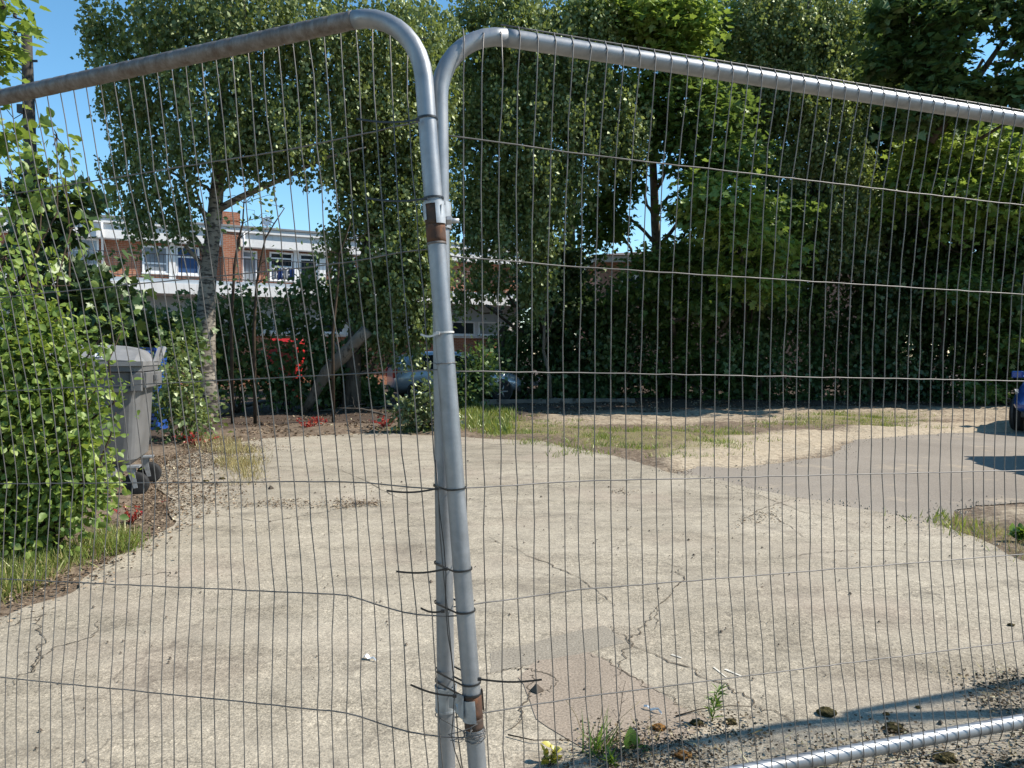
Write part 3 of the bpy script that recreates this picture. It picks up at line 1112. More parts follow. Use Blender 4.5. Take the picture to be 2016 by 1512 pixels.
# wire ties
def wire_tie(spec, label, name='wire_tie'):
    c1 = LP.p(0, v_at(LP, spec[0][0]))
    root = thing(name, c1, label, 'wire tie')
    mb = MB()
    for py, both, r, jit in spec:
        pts, *_ = loop2(LP, v_at(LP, py), TR + r, RP if both else None, v_at(RP, py + jit), TR + r)
        pts = np.array(pts) - c1
        mb.tube(pts + rng.normal(0, .0006, pts.shape), .0011, 6)
    return root, mb, c1


root, mb, c1 = wire_tie([(716, False, .0016, 0)], 'thin steel wire wound once round the front post beside the car')
mb.tube([at(858, 715, 1.665) - c1, at(846, 714, 1.672) - c1, at(838, 710, 1.68) - c1], .0011, 6)
mb.build('wire', M['wire'], root, smooth=True)
root, mb, c1 = wire_tie([(1438, True, .002, 6), (1447, False, .0035, 0), (1452, False, .002, 0), (1441, False, .004, 0)], 'tangle of silver wire twisted round the posts under the lower clamp')
for seq in ([(882, 1446), (900, 1442), (925, 1434), (940, 1425)], [(884, 1447), (905, 1456), (920, 1450), (930, 1437)], [(886, 1457), (905, 1462), (914, 1456), (900, 1455), (888, 1458)], [(918, 1455), (925, 1448), (927, 1437), (928, 1432)], [(952, 1440), (955, 1452), (948, 1460), (930, 1456)]):
    mb.tube([at(a, b, 1.628 + rng.uniform(-.004, .004)) - c1 for a, b in seq], .0010, 6)
mb.build('wire', M['wire'], root, smooth=True)


def band(P, v0, v1, r, a0, a1, n=18, th=.0022, foot=None):
    """curved sheet wrapped part way round a tube (angles measured from +x towards the camera)"""
    V, fs = [], []
    c = P.p(0, (v0 + v1) / 2)
    ax = norm(P.p(0, v1) - P.p(0, v0))
    e1 = norm(np.array([1.0, 0, 0]) - ax * ax[0])
    e2 = np.cross(ax, e1)
    if e2[1] > 0:
        e2 = -e2
    for k, (v, rr) in enumerate(((v0, r), (v1, r), (v1, r + th), (v0, r + th))):
        for a in np.linspace(a0, a1, n):
            V.append(P.p(0, v) + rr * (math.cos(a) * e1 + math.sin(a) * e2))
    for k in range(4):
        k2 = (k + 1) % 4
        for j in range(n - 1):
            fs.append((k * n + j, k * n + j + 1, k2 * n + j + 1, k2 * n + j))
    fs += [(0, n, 2 * n, 3 * n), (n - 1, 2 * n - 1, 3 * n - 1, 4 * n - 1)]
    return V, fs


# upper clamp
c1 = LP.p(0, v_at(LP, 425))
cl = thing('fence_clamp', c1, 'upper steel clamp with a square bolt sticking out, over rusty post collar', 'clamp', 'clamps joining the fence posts')
mb = MB()
for (P, a0, a1, y0, y1) in ((LP, 0.2, 1.35, 398, 442), (LP, 1.35, 3.1, 398, 404), (LP, 2.35, 3.4, 398, 436), (RP, -.9, 1.0, 400, 452)):
    V, fs = band(P, v_at(P, y0), v_at(P, y1), TR + .0022, a0, a1)
    mb.add([v - c1 for v in V], fs)
A, B = LP.p(0.0, v_at(LP, 400)), RP.p(0.0, v_at(RP, 448))
q = [at(869, 401, 1.668), at(877, 404, 1.70), at(883, 425, 1.71), at(879, 446, 1.70), at(868, 436, 1.668)]
q2 = [p + np.array([0, .004, 0]) for p in q]
mb.add([p - c1 for p in q + q2], [(0, 1, 2, 3, 4), (9, 8, 7, 6, 5)] + [(i, (i + 1) % 5, 5 + (i + 1) % 5, 5 + i) for i in range(5)])
mb.build('clamp_body', M['zinc'], cl, smooth=False)
mb = MB()
b0 = at(883, 434, 1.70) - c1
mb.tube([b0, b0 + np.array([.024, 0, -.001])], .0055, 10)
mb.build('bolt', M['zinc'], cl, smooth=True)
mb = MB()
mb.tube([b0 + np.array([-.004, 0, 0]), b0 + np.array([.008, 0, 0])], .0105, 6)
mb.build('nut', M['zinc'], cl)
# lower clamp
c1 = LP.p(0, v_at(LP, 1380))
cl = thing('fence_clamp', c1, 'lower grey steel clamp bridging the two parted posts, crossed by cable ties', 'clamp', 'clamps joining the fence posts')
mb = MB()
for (P, a0, a1, y0, y1, rr) in ((RP, -.3, 3.5, 1352, 1393, .0025), (LP, 1.25, 3.5, 1373, 1416, .0025), (RP, -.5, 3.7, 1349, 1354, .0035), (RP, -.5, 3.7, 1391, 1396, .0033)):
    V, fs = band(P, v_at(P, y0), v_at(P, y1), TR + rr, a0, a1)
    mb.add([v - c1 for v in V], fs)
q = [at(884, 1355, 1.705), at(912, 1372, 1.637), at(912, 1417, 1.634), at(905, 1413, 1.642), at(893, 1396, 1.69), at(884, 1393, 1.705)]
q2 = [p + np.array([.001, .004, 0]) for p in q]
mb.add([p - c1 for p in q + q2], [(0, 1, 2, 3, 4, 5), (11, 10, 9, 8, 7, 6)] + [(i, (i + 1) % 6, 6 + (i + 1) % 6, 6 + i) for i in range(6)])
mb.build('clamp_body', m_plain('dull_zinc', (0.30, 0.32, 0.33), 0.5, 0.5, 0.25, 30), cl, smooth=False)
mb = MB()
V, fs = band(LP, v_at(LP, 1360), v_at(LP, 1402), TR + .003, -.45, .12)
mb.add([v - c1 for v in V], fs)
mb.build('clamp_flap', M['rust_dark'], cl)
# loose rubber wire between the posts
cab = thing('loose_wire', LP.p(.01, 1.0), 'loose dark wire hanging down between the two joint posts', 'wire')
mb = MB()
base = LP.p(.01, 1.0)
seq = [(858, 905), (866, 1010), (874, 1075), (878, 1130), (877, 1190), (882, 1250), (890, 1300), (895, 1352), (893, 1400), (889, 1450), (896, 1480), (910, 1520)]
mb.tube([at(a, b, 1.70 - 0.06 * (b - 905) / 600) - base for a, b in seq], .0012, 6)
mb.build('wire', M['tie'], cab, smooth=True)

# ------------------------------------------------------------------ building with flats, far left
A0 = np.array([(300 - CX) / F * 30, 30.0])
FD = np.array([.886, .464])


def fs(px):
    """distance along the facade seen at picture column px"""
    k = (px - CX) / F
    return (k * A0[1] - A0[0]) / (FD[0] - k * FD[1])


def fz(px, py):
    s = fs(px)
    return CAMH + (704 - py) / F * (A0[1] + s * FD[1])


bl = thing('flats_building', (A0[0], A0[1], 0), 'two storey brick flats with white roof fascia, balcony and flat roof beyond the trees', 'building', None, math.atan2(FD[1], FD[0]))
S0, S1 = -9.0, 17.0
ZR, ZF, ZC1, ZC0 = 6.80, 5.95, 4.22, 3.80
mb = MB()
mb.box((S0, 0, 0.0), (S1, 8, ZF - .002))
mb.build('wall', M['brick'], bl)
mb = MB()
mb.box((S0 - .3, -.45, ZF), (S1 + .3, 8.3, 6.52))
mb.build('fascia', M['render'], bl)
mb = MB()
mb.box((S0 - .4, -.55, 6.523), (S1 + .4, 8.4, 6.72))
mb.build('cornice', M['render'], bl)
mb = MB()
mb.box((S0 - .45, -.6, 6.723), (S1 + .45, 8.45, ZR))
mb.build('roof', M['roof_grey'], bl)
mb = MB()
mb.box((S0 - .3, -1.35, ZC0), (S1 + .3, -.003, ZC1))
mb.build('canopy', M['render'], bl)
mb = MB()
mb.box((S0 - .3, -1.30, ZC1 + .003), (S1 + .3, -.003, ZC1 + .16))
mb.build('balcony_floor', M['cladding'], bl)
# lower storey: panel band, then glazed band above a brick plinth
mb = MB()
mb.box((S0, -.06, 3.05), (S1, -.004, ZC0 - .003))
mb.build('panel_band', M['cladding'], bl)
mb = MB()
mb.box((S0, -.05, 2.295), (S1, -.004, 3.047))
mb.build('lower_band', M['render'], bl)


def window(px0, px1, z0, z1, glass, yo=-.05, door=False, bars=(), sill=True, name='window', s=None):
    a, b = (fs(px0), fs(px1)) if s is None else s
    fr = MB()
    t_ = .075
    fr.box((a, yo - .03, z0), (a + t_, yo + .046, z1))
    fr.box((b - t_, yo - .03, z0), (b, yo + .046, z1))
    fr.box((a + t_, yo - .03, z1 - t_), (b - t_, yo + .046, z1))
    fr.box((a + t_, yo - .03, z0), (b - t_, yo + .046, z0 + t_))
    for k in bars:
        zz = z0 + (z1 - z0) * k
        fr.box((a + t_, yo - .025, zz - .03), (b - t_, yo + .044, zz + .03))
    if sill:
        fr.box((a - .05, yo - .10, z0 - .06), (b + .05, yo + .046, z0 - .002))
    fo = fr.build(name, M['upvc'], bl)
    p = MB()
    p.box((a + t_ + .002, yo + .0, z0 + t_ + .002), (b - t_ - .002, yo + .04, z1 - t_ - .002))
    p.build('pane', M[glass], fo)
    return fo


window(140, 200, 4.40, 5.93, 'glass_pale', bars=(.70,), sill=False, name='door')
window(284, 335, 4.72, 5.80, 'glass_pale', bars=(.35,))
window(350, 396, 4.70, 5.86, 'glass_blue', bars=(.62,))
window(477, 509, 4.40, 5.85, 'glass_pale', bars=(.8,), sill=False, name='door')
window(533, 579, 4.62, 5.86, 'glass', bars=(.78, .5))
window(591, 627, 4.40, 5.86, 'glass', bars=(.82,), sill=False, name='door')
window(655, 700, 4.62, 5.86, 'glass_blue', bars=(.5,))
window(716, 760, 4.40, 5.86, 'glass', bars=(.8,), sill=False, name='door')
window(60, 120, 4.7, 5.8, 'glass_pale', bars=(.5,))
window(790, 835, 4.62, 5.86, 'glass_pale', bars=(.5,))
# a top-hung sash left open
sa, sb = fs(535), fs(577)
mb = MB()
for (za, ya, zb, yb) in ((5.22, -.09, 4.86, -.42),):
    for s_ in (sa, sb - .07):
        mb.tube([(s_ + .035, ya, za), (s_ + .035, yb, zb)], .035, 4)
    mb.tube([(sa, yb, zb), (sb, yb, zb)], .035, 4)
    mb.tube([(sa, ya, za), (sb, ya, za)], .03, 4)
mb.build('open_sash', M['upvc'], bl)
for px0, px1 in ((336, 349), (580, 590), (628, 642)):
    mb = MB()
    mb.box((fs(px0), -.14, ZC1 + .17), (fs(px1), -.005, ZF - .003))
    mb.build('white_pier', M['render'], bl)
mb = MB()
mb.box((fs(440), -.50, ZC1 + .17), (fs(474), .5, 7.35))
mb.build('chimney', M['brick'], bl)
# lower windows, along the whole front
s_ = S0 + .3
i = 0
while s_ < S1 - 1.7:
    window(0, 0, 2.36, 3.04, ('glass_pale', 'glass', 'glass_pale', 'glass_blue')[i % 4], yo=-.10, s=(s_, s_ + 1.25), name='window')
    i += 1
    s_ += 1.45 if i % 3 else 2.2
mb = MB()
mb.box((S0, -.12, 2.22), (S1, -.005, 2.29))
mb.build('sill_band', M['upvc'], bl)
# balcony railing
mb = MB()
zb0, zb1 = ZC1 + .16, ZC1 + 1.12
for z in (zb0 + .1, zb1):
    mb.tube([(S0, -1.2, z), (S1, -1.2, z)], .018, 5)
x = S0
while x < S1:
    mb.tube([(x, -1.2, zb0), (x, -1.2, zb1)], .010 if (round((x - S0) / .16) % 9) else .022, 5)
    x += .16
mb.build('balcony_railing', M['rail'], bl)
for px in (207, 480):
    mb = MB()
    mb.tube([(fs(px), -.58, 6.5), (fs(px), -.58, 6.0), (fs(px), -.10, 5.8), (fs(px), -.10, ZC1 + .17)], .045, 8)
    mb.build('downpipe', M['upvc'], bl, smooth=True)


def dish(px, py, label, Yoff, rz, r=.33):
    Y = A0[1] + fs(px) * FD[1] + Yoff
    c = at(px, py, Y)
    zr = ZR
    o = thing('satellite_dish', (c[0], c[1], zr), label, 'satellite dish', 'satellite dishes on the flat roof')
    h = c[2] - zr
    mb = MB()
    mb.tube([(0, 0, 0), (0, 0, h)], .03, 8)
    mb.tube([(-.18, 0, 0.02), (0, 0, .25)], .015, 5)
    mb.tube([(.18, 0, 0.02), (0, 0, .25)], .015, 5)
    mb.build('mast', M['zinc'], o)
    mb = MB()
    mb.lathe([(0.001, .055), (r * .4, .040), (r * .75, .005), (r, -.05), (r * 1.01, -.055), (r * .74, -.01), (.001, .035)][::-1], 24, 'y')
    d = mb.build('dish', M['white'], o, smooth=True)
    d.location = (0, -.08, h)
    d.rotation_euler = (math.radians(-22), 0, rz)
    mb = MB()
    mb.tube([(0, .03, -r * .8), (0, -.45, -.05)], .012, 5)
    mb.tube([(0, -.42, -.06), (0, -.52, -.02)], .035, 8)
    a = mb.build('arm', M['zinc'], o)
    a.location = d.location
    a.rotation_euler = d.rotation_euler


dish(140, 412, 'white satellite dish at the left end of the roof, beside the pole', .6, math.radians(30), .26)
dish(527, 438, 'grey satellite dish on the roof right of the brick chimney', .6, math.radians(-10), .25)
lau = thing('laundry', (0, 0, 0), 'blue and white clothes drying under the open window', 'laundry')
q = A0 + FD * fs(548)
lau.location = (q[0], q[1], ZC1 + .2)
lau.rotation_euler = (0, 0, math.atan2(FD[1], FD[0]))
for j in range(4):
    mb = MB()
    nxs = 7
    V, fsx = [], []
    for a in range(nxs):
        for b in range(5):
            V.append((-.42 + j * .24 + .20 * a / (nxs - 1), -1.18 + .035 * math.sin(a * 2.2 + j) + .01 * b, .62 - b * .12 - .02 * math.sin(a + j)))
    for a in range(nxs - 1):
        for b in range(4):
            fsx.append((a * 5 + b, (a + 1) * 5 + b, (a + 1) * 5 + b + 1, a * 5 + b + 1))
    mb.add(V, fsx)
    o = mb.build('garment', M['blue_plastic'] if j % 2 else M['curtain'], lau, smooth=True)
    md = o.modifiers.new('thick', 'SOLIDIFY')
    md.thickness = .012

# ------------------------------------------------------------------ house behind the right-hand trees
hy = 34.0
hc = at(1180, 700, hy)
hs = thing('brick_house', (hc[0], hy, 0), 'pinkish brick house with pale gutter and dark hipped roof behind the maples', 'house')
xw = (1720 - 1180) / F * hy
ze = CAMH + (702 - 521) / F * hy
mb = MB()
mb.box((0, 0, 0), (xw, 8, ze - .003))
mb.build('wall', M['pale_brick'], hs)
mb = MB()
mb.box((-.35, -.45, ze), (xw + .35, 8.45, ze + .30))
mb.build('gutter', m_plain('cream_gutter', (0.50, 0.45, 0.38), 0.6), hs)
mb = MB()
zr = ze + 1.15
mb.add([(-.45, -.55, ze + .303), (xw + .45, -.55, ze + .303), (xw + .45, 8.55, ze + .303), (-.45, 8.55, ze + .303), (3.6, 4, zr), (xw - 3.6, 4, zr)],
       [(0, 1, 5, 4), (1, 2, 5), (2, 3, 4, 5), (3, 0, 4), (3, 2, 1, 0)])
mb.build('roof', M['tile'], hs)
for x0 in (1.0, 4.2, 8.3):
    mb = MB()
    z0, z1 = ze - 1.75, ze - .55
    mb.box((x0, -.05, z0), (x0 + 1.3, -.004, z0 + .08))
    mb.box((x0, -.05, z1 - .08), (x0 + 1.3, -.004, z1))
    for dx in (0, .61, 1.22):
        mb.box((x0 + dx, -.05, z0 + .08), (x0 + dx + .08, -.004, z1 - .08))
    fo = mb.build('window', M['upvc'], hs)
    mb = MB()
    mb.box((x0 + .081, -.03, z0 + .081), (x0 + .609, -.006, z1 - .081))
    mb.box((x0 + .691, -.03, z0 + .081), (x0 + 1.219, -.006, z1 - .081))
    mb.build('pane', M['glass'], fo)

# white shed-like flat roof left of that house
sc_ = at(1180, 700, 37)
fr = thing('flat_roofed_annexe', (sc_[0] - .2, 37 + 6.2, 0), 'low building whose white flat roof edge shows left of the dark hipped roof', 'building')
mb = MB()
mb.box((0, 0, 0), (5, 5, 6.3))
mb.build('wall', M['pale_brick'], fr)
mb = MB()
mb.box((-.3, -.3, 6.303), (5.3, 5.3, 6.85))
mb.build('roof_fascia', M['render'], fr)


# ------------------------------------------------------------------ cars
def make_car(label, paint, loc, rz, group):
    """small hatchback, local +x forward, origin on the ground under the middle"""
    o = thing('parked_car', loc, label, 'car', group, rz)
    # stations: x, z_low, z_waist, z_belt, z_roof, widths (low, waist, belt, roof)
    ST = [(-1.95, .42, .60, .80, .90, .60, .70, .66, .55), (-1.88, .30, .60, .86, 1.02, .70, .80, .77, .64), (-1.75, .26, .62, .92, 1.22, .74, .83, .80, .60),
          (-1.55, .24, .62, .93, 1.38, .76, .84, .81, .60), (-1.1, .22, .62, .93, 1.45, .77, .85, .82, .61), (-.4, .20, .62, .92, 1.48, .77, .85, .82, .62),
          (.2, .20, .62, .91, 1.44, .77, .85, .81, .60), (.55, .20, .62, .91, 1.28, .77, .85, .80, .60), (.95, .21, .62, .90, 1.01, .77, .85, .79, .66),
          (1.3, .22, .61, .85, .93, .76, .84, .76, .62), (1.65, .25, .58, .76, .84, .73, .81, .70, .55), (1.86, .29, .54, .66, .72, .66, .74, .62, .48), (1.95, .36, .50, .58, .62, .55, .64, .54, .40)]
    V, fsx = [], []
    m = 10
    for (x, z0, z1, z2, z3, w0, w1, w2, w3) in ST:
        ring = [(x, -w0, z0), (x, -w1, z1), (x, -w2, z2), (x, -w3, z3), (x, -w3 * .5, z3 + .035), (x, w3 * .5, z3 + .035), (x, w3, z3), (x, w2, z2), (x, w1, z1), (x, w0, z0)]
        V += ring
    k = len(ST)
    for i in range(k - 1):
        for j in range(m):
            j2 = (j + 1) % m
            fsx.append((i * m + j, i * m + j2, (i + 1) * m + j2, (i + 1) * m + j))
    fsx += [tuple(range(m)), tuple((k - 1) * m + j for j in range(m))]
    mb = MB()
    mb.add(V, fsx)
    body = mb.build('body', M[paint], o, smooth=True, subsurf=2)
    # glazing set just proud of the shell
    for s in (-1, 1):
        mb = MB()
        for xa, xb, za, zb in ((-1.45, -.62, 1.36, 1.41), (-.55, .22, 1.41, 1.36)):
            y0, y1 = s * .835, s * .655
            V = [(xa, y0, .955), (xb, y0, .95), (xb + (.18 if xb > 0 else 0), y0, .95), (xb, y1, zb - .02), (xa + (.12 if xa < -1 else 0), y1, za - .02)]
            V2 = [(p[0], p[1] - s * .05, p[2]) for p in V]
            mb.add(V + V2, [(0, 1, 2, 3, 4), (9, 8, 7, 6, 5)] + [(i, (i + 1) % 5, 5 + (i + 1) % 5, 5 + i) for i in range(5)])
        mb.build('side_window', M['car_glass'], o)
    for nm, q in (('windscreen', [(.98, -.66, 1.00), (.98, .66, 1.00), (.36, .55, 1.40), (.36, -.55, 1.40)]), ('rear_window', [(-1.92, -.56, 1.00), (-1.92, .56, 1.00), (-1.66, .50, 1.38), (-1.66, -.50, 1.38)])):
        sg = 1 if nm == 'windscreen' else -1
        mb = MB()
        q2 = [(p[0] - sg * .06, p[1], p[2] - .03) for p in q]
        q1 = [(p[0] + sg * .02, p[1], p[2] + .02) for p in q]
        mb.add(q1 + q2, [(0, 1, 2, 3), (7, 6, 5, 4)] + [(i, (i + 1) % 4, 4 + (i + 1) % 4, 4 + i) for i in range(4)])
        mb.build(nm, M['car_glass'], o)
    for x in (-1.22, 1.24):
        for s in (-1, 1):
            mb = MB()
            mb.lathe([(.345, 0), (.345, .03)], 24, 'y', (x, s * .80 - .015, .33))
            mb.build('wheel_arch', M['trim'], o, smooth=False)
            mb = MB()
            y = s * .765
            mb.lathe([(.20, -.09), (.285, -.095), (.305, -.06), (.305, .06), (.285, .095), (.20, .09)], 28, 'y', (x, y, .305))
            wo = mb.build('wheel', M['rubber'], o, smooth=True)
            mb = MB()
            mb.lathe([(.20, -.075), (.19, .0), (.20, .075)], 24, 'y', (x, y, .305))
            for a in range(5):
                an = a * 2 * math.pi / 5
                mb.tube([(x, y + s * .085, .305), (x + .18 * math.cos(an), y + s * .085, .305 + .18 * math.sin(an))], .022, 5)
            mb.build('rim', M['alloy'], wo, smooth=True)
    for s in (-1, 1):
        mb = MB()
        mb.add([(1.80, s * .45, .70), (1.66, s * .73, .72), (1.50, s * .79, .76), (1.62, s * .74, .62), (1.86, s * .50, .60), (1.74, s * .40, .70), (1.58, s * .66, .72), (1.44, s * .72, .76), (1.56, s * .68, .62), (1.78, s * .45, .60)],
               [(0, 1, 2, 3, 4), (9, 8, 7, 6, 5)] + [(i, (i + 1) % 5, 5 + (i + 1) % 5, 5 + i) for i in range(5)])
        mb.build('headlight', M['lamp_clear'], o, smooth=False)
        mb = MB()
        mb.box((-1.94, s * .66 - .10, .72), (-1.80, s * .66 + .10, 1.0))
        mb.build('tail_light', M['lamp_red'], o, bevel=.03)
        mb = MB()
        mb.box((.62, s * .93 - .09, .94), (.74, s * .93 + .09, 1.07))
        mb.box((.64, s * .82 - .04, .94), (.70, s * .82 + .04, .98))
        mb.build('wing_mirror', M[paint], o, bevel=.02)
    mb = MB()
    mb.box((1.80, -.60, .28), (1.925, .60, .40))
    mb.build('bumper_trim', M['trim'], o, bevel=.03)
    mb = MB()
    mb.box((-1.96, -.60, .34), (-1.86, .60, .46))
    mb.build('rear_bumper_trim', M['trim'], o, bevel=.03)
    return o


bc = g(1996, 852)
make_car('blue hatchback cut by the right edge of the picture, on the asphalt', 'blue_paint', (10.62, 13.6, 0), math.radians(-137), 'parked cars')
make_car('dark grey hatchback nearer than the blue one, seen only by its shadow on the asphalt', 'dark_paint', (7.80, 8.0, 0), math.radians(-90), 'parked cars')
scx = at(766, 700, 21.5)
make_car('pale blue hatchback half hidden by shrubs behind the fence posts', 'silver_paint', (scx[0] + 1.85, 22.1, 0), math.radians(18), 'parked cars')

# ------------------------------------------------------------------ bin
bn = thing('wheeled_bin', (-4.27, 7.25, 0), 'large grey four-wheeled waste bin with domed lid behind the bright bush', 'bin', None, math.radians(17))


def rrect(hx, hy, r, n=6):
    out = []
    for cx, cy, a0 in ((hx - r, hy - r, 0), (-hx + r, hy - r, 90), (-hx + r, -hy + r, 180), (hx - r, -hy + r, 270)):
        for j in range(n):
            a = math.radians(a0 + 90 * j / (n - 1))
            out.append((cx + r * math.cos(a), cy + r * math.sin(a)))
    return out


def loft(mb, secs, cap=True):
    V, fsx = [], []
    m = len(secs[0][0])
    for prof, z in secs:
        V += [(x, y, z) for x, y in prof]
    for i in range(len(secs) - 1):
        for j in range(m):
            j2 = (j + 1) % m
            fsx.append((i * m + j, i * m + j2, (i + 1) * m + j2, (i + 1) * m + j))
    if cap:
        fsx += [tuple(range(m - 1, -1, -1)), tuple((len(secs) - 1) * m + j for j in range(m))]
    mb.add(V, fsx)


mb = MB()
loft(mb, [(rrect(.50, .34, .08), .30), (rrect(.565, .40, .11), .36), (rrect(.585, .42, .11), .60), (rrect(.605, .445, .11), .95), (rrect(.615, .465, .10), 1.08), (rrect(.62, .47, .10), 1.20)])
mb.build('body', M['bin'], bn, smooth=False, bevel=0)
bpy.context.view_layer.update()
mb = MB()
loft(mb, [(rrect(.635, .485, .10), 1.205), (rrect(.655, .505, .10), 1.21), (rrect(.655, .505, .10), 1.285), (rrect(.63, .48, .10), 1.29)])
mb.build('rim', M['bin'], bn)
mb = MB()
nx_, ny_ = 19, 13
V, fsx = [], []
for a in range(nx_):
    for b in range(ny_):
        x = -.665 + 1.33 * a / (nx_ - 1)
        y = -.515 + 1.03 * b / (ny_ - 1)
        ex = 1 - abs(x / .665) ** 6
        d = .155 * (1 - (abs(y) / .515) ** 2.4) * ex ** .5 + .03 * ex
        d += .006 * (math.cos(x * 21) > .6)
        V.append((x, y, 1.292 + d * .92))
nb_ = len(V)
for a in range(nx_):
    for b in range(ny_):
        if a in (0, nx_ - 1) or b in (0, ny_ - 1):
            pass
for a in range(nx_ - 1):
    for b in range(ny_ - 1):
        fsx.append((a * ny_ + b, (a + 1) * ny_ + b, (a + 1) * ny_ + b + 1, a * ny_ + b + 1))
mb.add(V, fsx)
mb.box((-.665, -.52, 1.262), (.665, -.513, 1.305))
mb.box((.658, -.51, 1.262), (.665, .51, 1.305))
lid = mb.build('lid', M['bin_lid'], bn, smooth=False)
md = lid.modifiers.new('thick', 'SOLIDIFY')
md.thickness = .012
# white sticker with a cross mark on the lid's front
stz = 1.335
mb = MB()
mb.add([(.26, -.498, 1.345), (.335, -.498, 1.345), (.335, -.470, 1.405), (.26, -.470, 1.405)], [(0, 1, 2, 3)])
mb.add([(.285, -.505, 1.315), (.335, -.505, 1.315), (.335, -.500, 1.335), (.285, -.500, 1.335)], [(0, 1, 2, 3)])
st = mb.build('sticker', M['white'], lid)
md = st.modifiers.new('thick', 'SOLIDIFY')
md.thickness = .006
mb = MB()
for a, b in (((.278, -.508, 1.357), (.317, -.482, 1.396)), ((.317, -.508, 1.357), (.278, -.482, 1.396))):
    mb.tube([a, b], .005, 4)
mb.build('cross_mark', M['black'], lid)
# lifting trunnion brackets and handles
for sx in (-1, 1):
    mb = MB()
    mb.box((sx * .60 - .05, -.50, 1.02), (sx * .60 + .05, -.455, 1.20))
    mb.box((sx * .665 - .02, -.44, 1.05), (sx * .665 + .02, .44, 1.20))
    mb.box((sx * .705 - .02, -.10, 1.11), (sx * .705 + .02, -.02, 1.17))
    mb.build('bracket', M['bin'], bn, bevel=.008)
    mb = MB()
    mb.tube([(sx * .64, .34, 1.26), (sx * .70, .36, 1.36), (sx * .705, .50, 1.44), (sx * .66, .56, 1.44)], .022, 8)
    mb.add([(sx * .655, .10, 1.30), (sx * .655, .50, 1.30), (sx * .655, .54, 1.44), (sx * .655, .42, 1.45), (sx * .675, .10, 1.30), (sx * .675, .50, 1.30), (sx * .675, .54, 1.44), (sx * .675, .42, 1.45)],
           [(0, 1, 2, 3), (7, 6, 5, 4), (0, 1, 5, 4), (1, 2, 6, 5), (2, 3, 7, 6), (3, 0, 4, 7)])
    mb.build('lid_hinge', M['bin_lid'], bn)
mb = MB()
mb.box((-.56, -.478, 1.015), (.56, -.462, 1.05))
mb.build('front_rib', M['bin'], bn)
mb = MB()
mb.tube([(-.02, -.425, .86), (-.02, -.46, .87), (.22, -.46, .87), (.26, -.455, .83), (.26, -.43, .76)], .016, 6)
mb.build('handle', M['bin'], bn, smooth=True)
mb = MB()
mb.box((.10, -.40, .17), (.40, -.05, .298))
mb.build('drain_housing', M['bin_lid'], bn, bevel=.03)
for sx in (-1, 1):
    for sy in (-1, 1):
        cx_, cy_ = sx * .50 + .03, sy * .36
        mb = MB()
        mb.box((cx_ - .07, cy_ - .06, .285), (cx_ + .07, cy_ + .06, .302))
        for dy in (-.038, .038):
            mb.add([(cx_ - .05, cy_ + dy - .004, .285), (cx_ + .02, cy_ + dy - .004, .285), (cx_ + .05, cy_ + dy - .004, .09), (cx_ + .015, cy_ + dy - .004, .085),
                    (cx_ - .05, cy_ + dy + .004, .285), (cx_ + .02, cy_ + dy + .004, .285), (cx_ + .05, cy_ + dy + .004, .09), (cx_ + .015, cy_ + dy + .004, .085)],
                   [(0, 1, 2, 3), (7, 6, 5, 4), (0, 1, 5, 4), (1, 2, 6, 5), (2, 3, 7, 6), (3, 0, 4, 7)])
        fk = mb.build('castor', M['zinc'], bn)
        mb = MB()
        mb.lathe([(.05, -.026), (.095, -.030), (.118, -.016), (.118, .016), (.095, .030), (.05, .026)], 22, 'y', (cx_ + .03, cy_, .119))
        mb.lathe([(.05, -.02), (.05, .02)], 14, 'y', (cx_ + .03, cy_, .119))
        mb.build('tyre', M['rubber'], fk, smooth=True)

# ------------------------------------------------------------------ bright objects glimpsed through the shrubs
q = g(313, 752)
bx = thing('blue_crate_stack', (at(301, 700, 13.4)[0], 13.4, 0), 'bright blue slatted crates stacked behind the grey bin', 'crates')
for k in range(6):
    mb = MB()
    z = .02 + k * .25
    for yy in (-.2, .2):
        for zz in (z, z + .09, z + .18):
            mb.box((-.14, yy - .012, zz), (.14, yy + .012, zz + .05))
    for xx in (-.14, .14):
        mb.box((xx - .02, -.2, z), (xx + .02, .2, z + .235))
    mb.box((-.13, -.19, z), (.13, .19, z + .015))
    mb.build('crate', M['blue_plastic'], bx)
rb = thing('red_container', (at(563, 700, 22)[0], 22.0, 0), 'bright red container behind the dark shrubs, below the white building', 'container')
mb = MB()
loft(mb, [(rrect(.40, .34, .06), .06), (rrect(.47, .42, .07), 1.6)])
mb.build('body', M['red_plastic'], rb)
mb = MB()
loft(mb, [(rrect(.50, .45, .07), 1.705), (rrect(.50, .45, .07), 1.76), (rrect(.40, .36, .07), 1.86)])
mb.build('lid', M['red_plastic'], rb)

# ------------------------------------------------------------------ pole
pb = at(68, 700, 16)
zt = at(68, 42, 16)[2]
po = thing('utility_pole', (pb[0], 16, 0), 'dark wooden telegraph pole with side brackets, ivy round its foot', 'utility pole')
mb = MB()
mb.tube([(0.05, 0, 0), (0.03, 0, 3), (0, 0, zt - .06), (0, 0, zt)], [.16, .15, .098, .07], 12)
mb.build('pole', M['pole_wood'], po, smooth=True)
for k, yy in enumerate((150, 226, 255, 315, 350, 405, 440)):
    z = CAMH + (700 - yy / 3) / F * 16
    mb = MB()
    L = .20 + .1 * (k % 2)
    mb.tube([(-.08, -.03, z - .02), (-L, -.06, z)], .016, 6)
    mb.lathe([(.02, 0), (.04, .02), (.035, .06), (.045, .08), (.02, .11)], 10, 'z', (-L, -.06, z))
    if k % 2:
        mb.tube([(-L, -.06, z), (-L - .16, -.1, z - .05)], .022, 6)
    mb.build('bracket', M['rail'], po)
mb = MB()
z0 = CAMH + (700 - 125) / F * 16
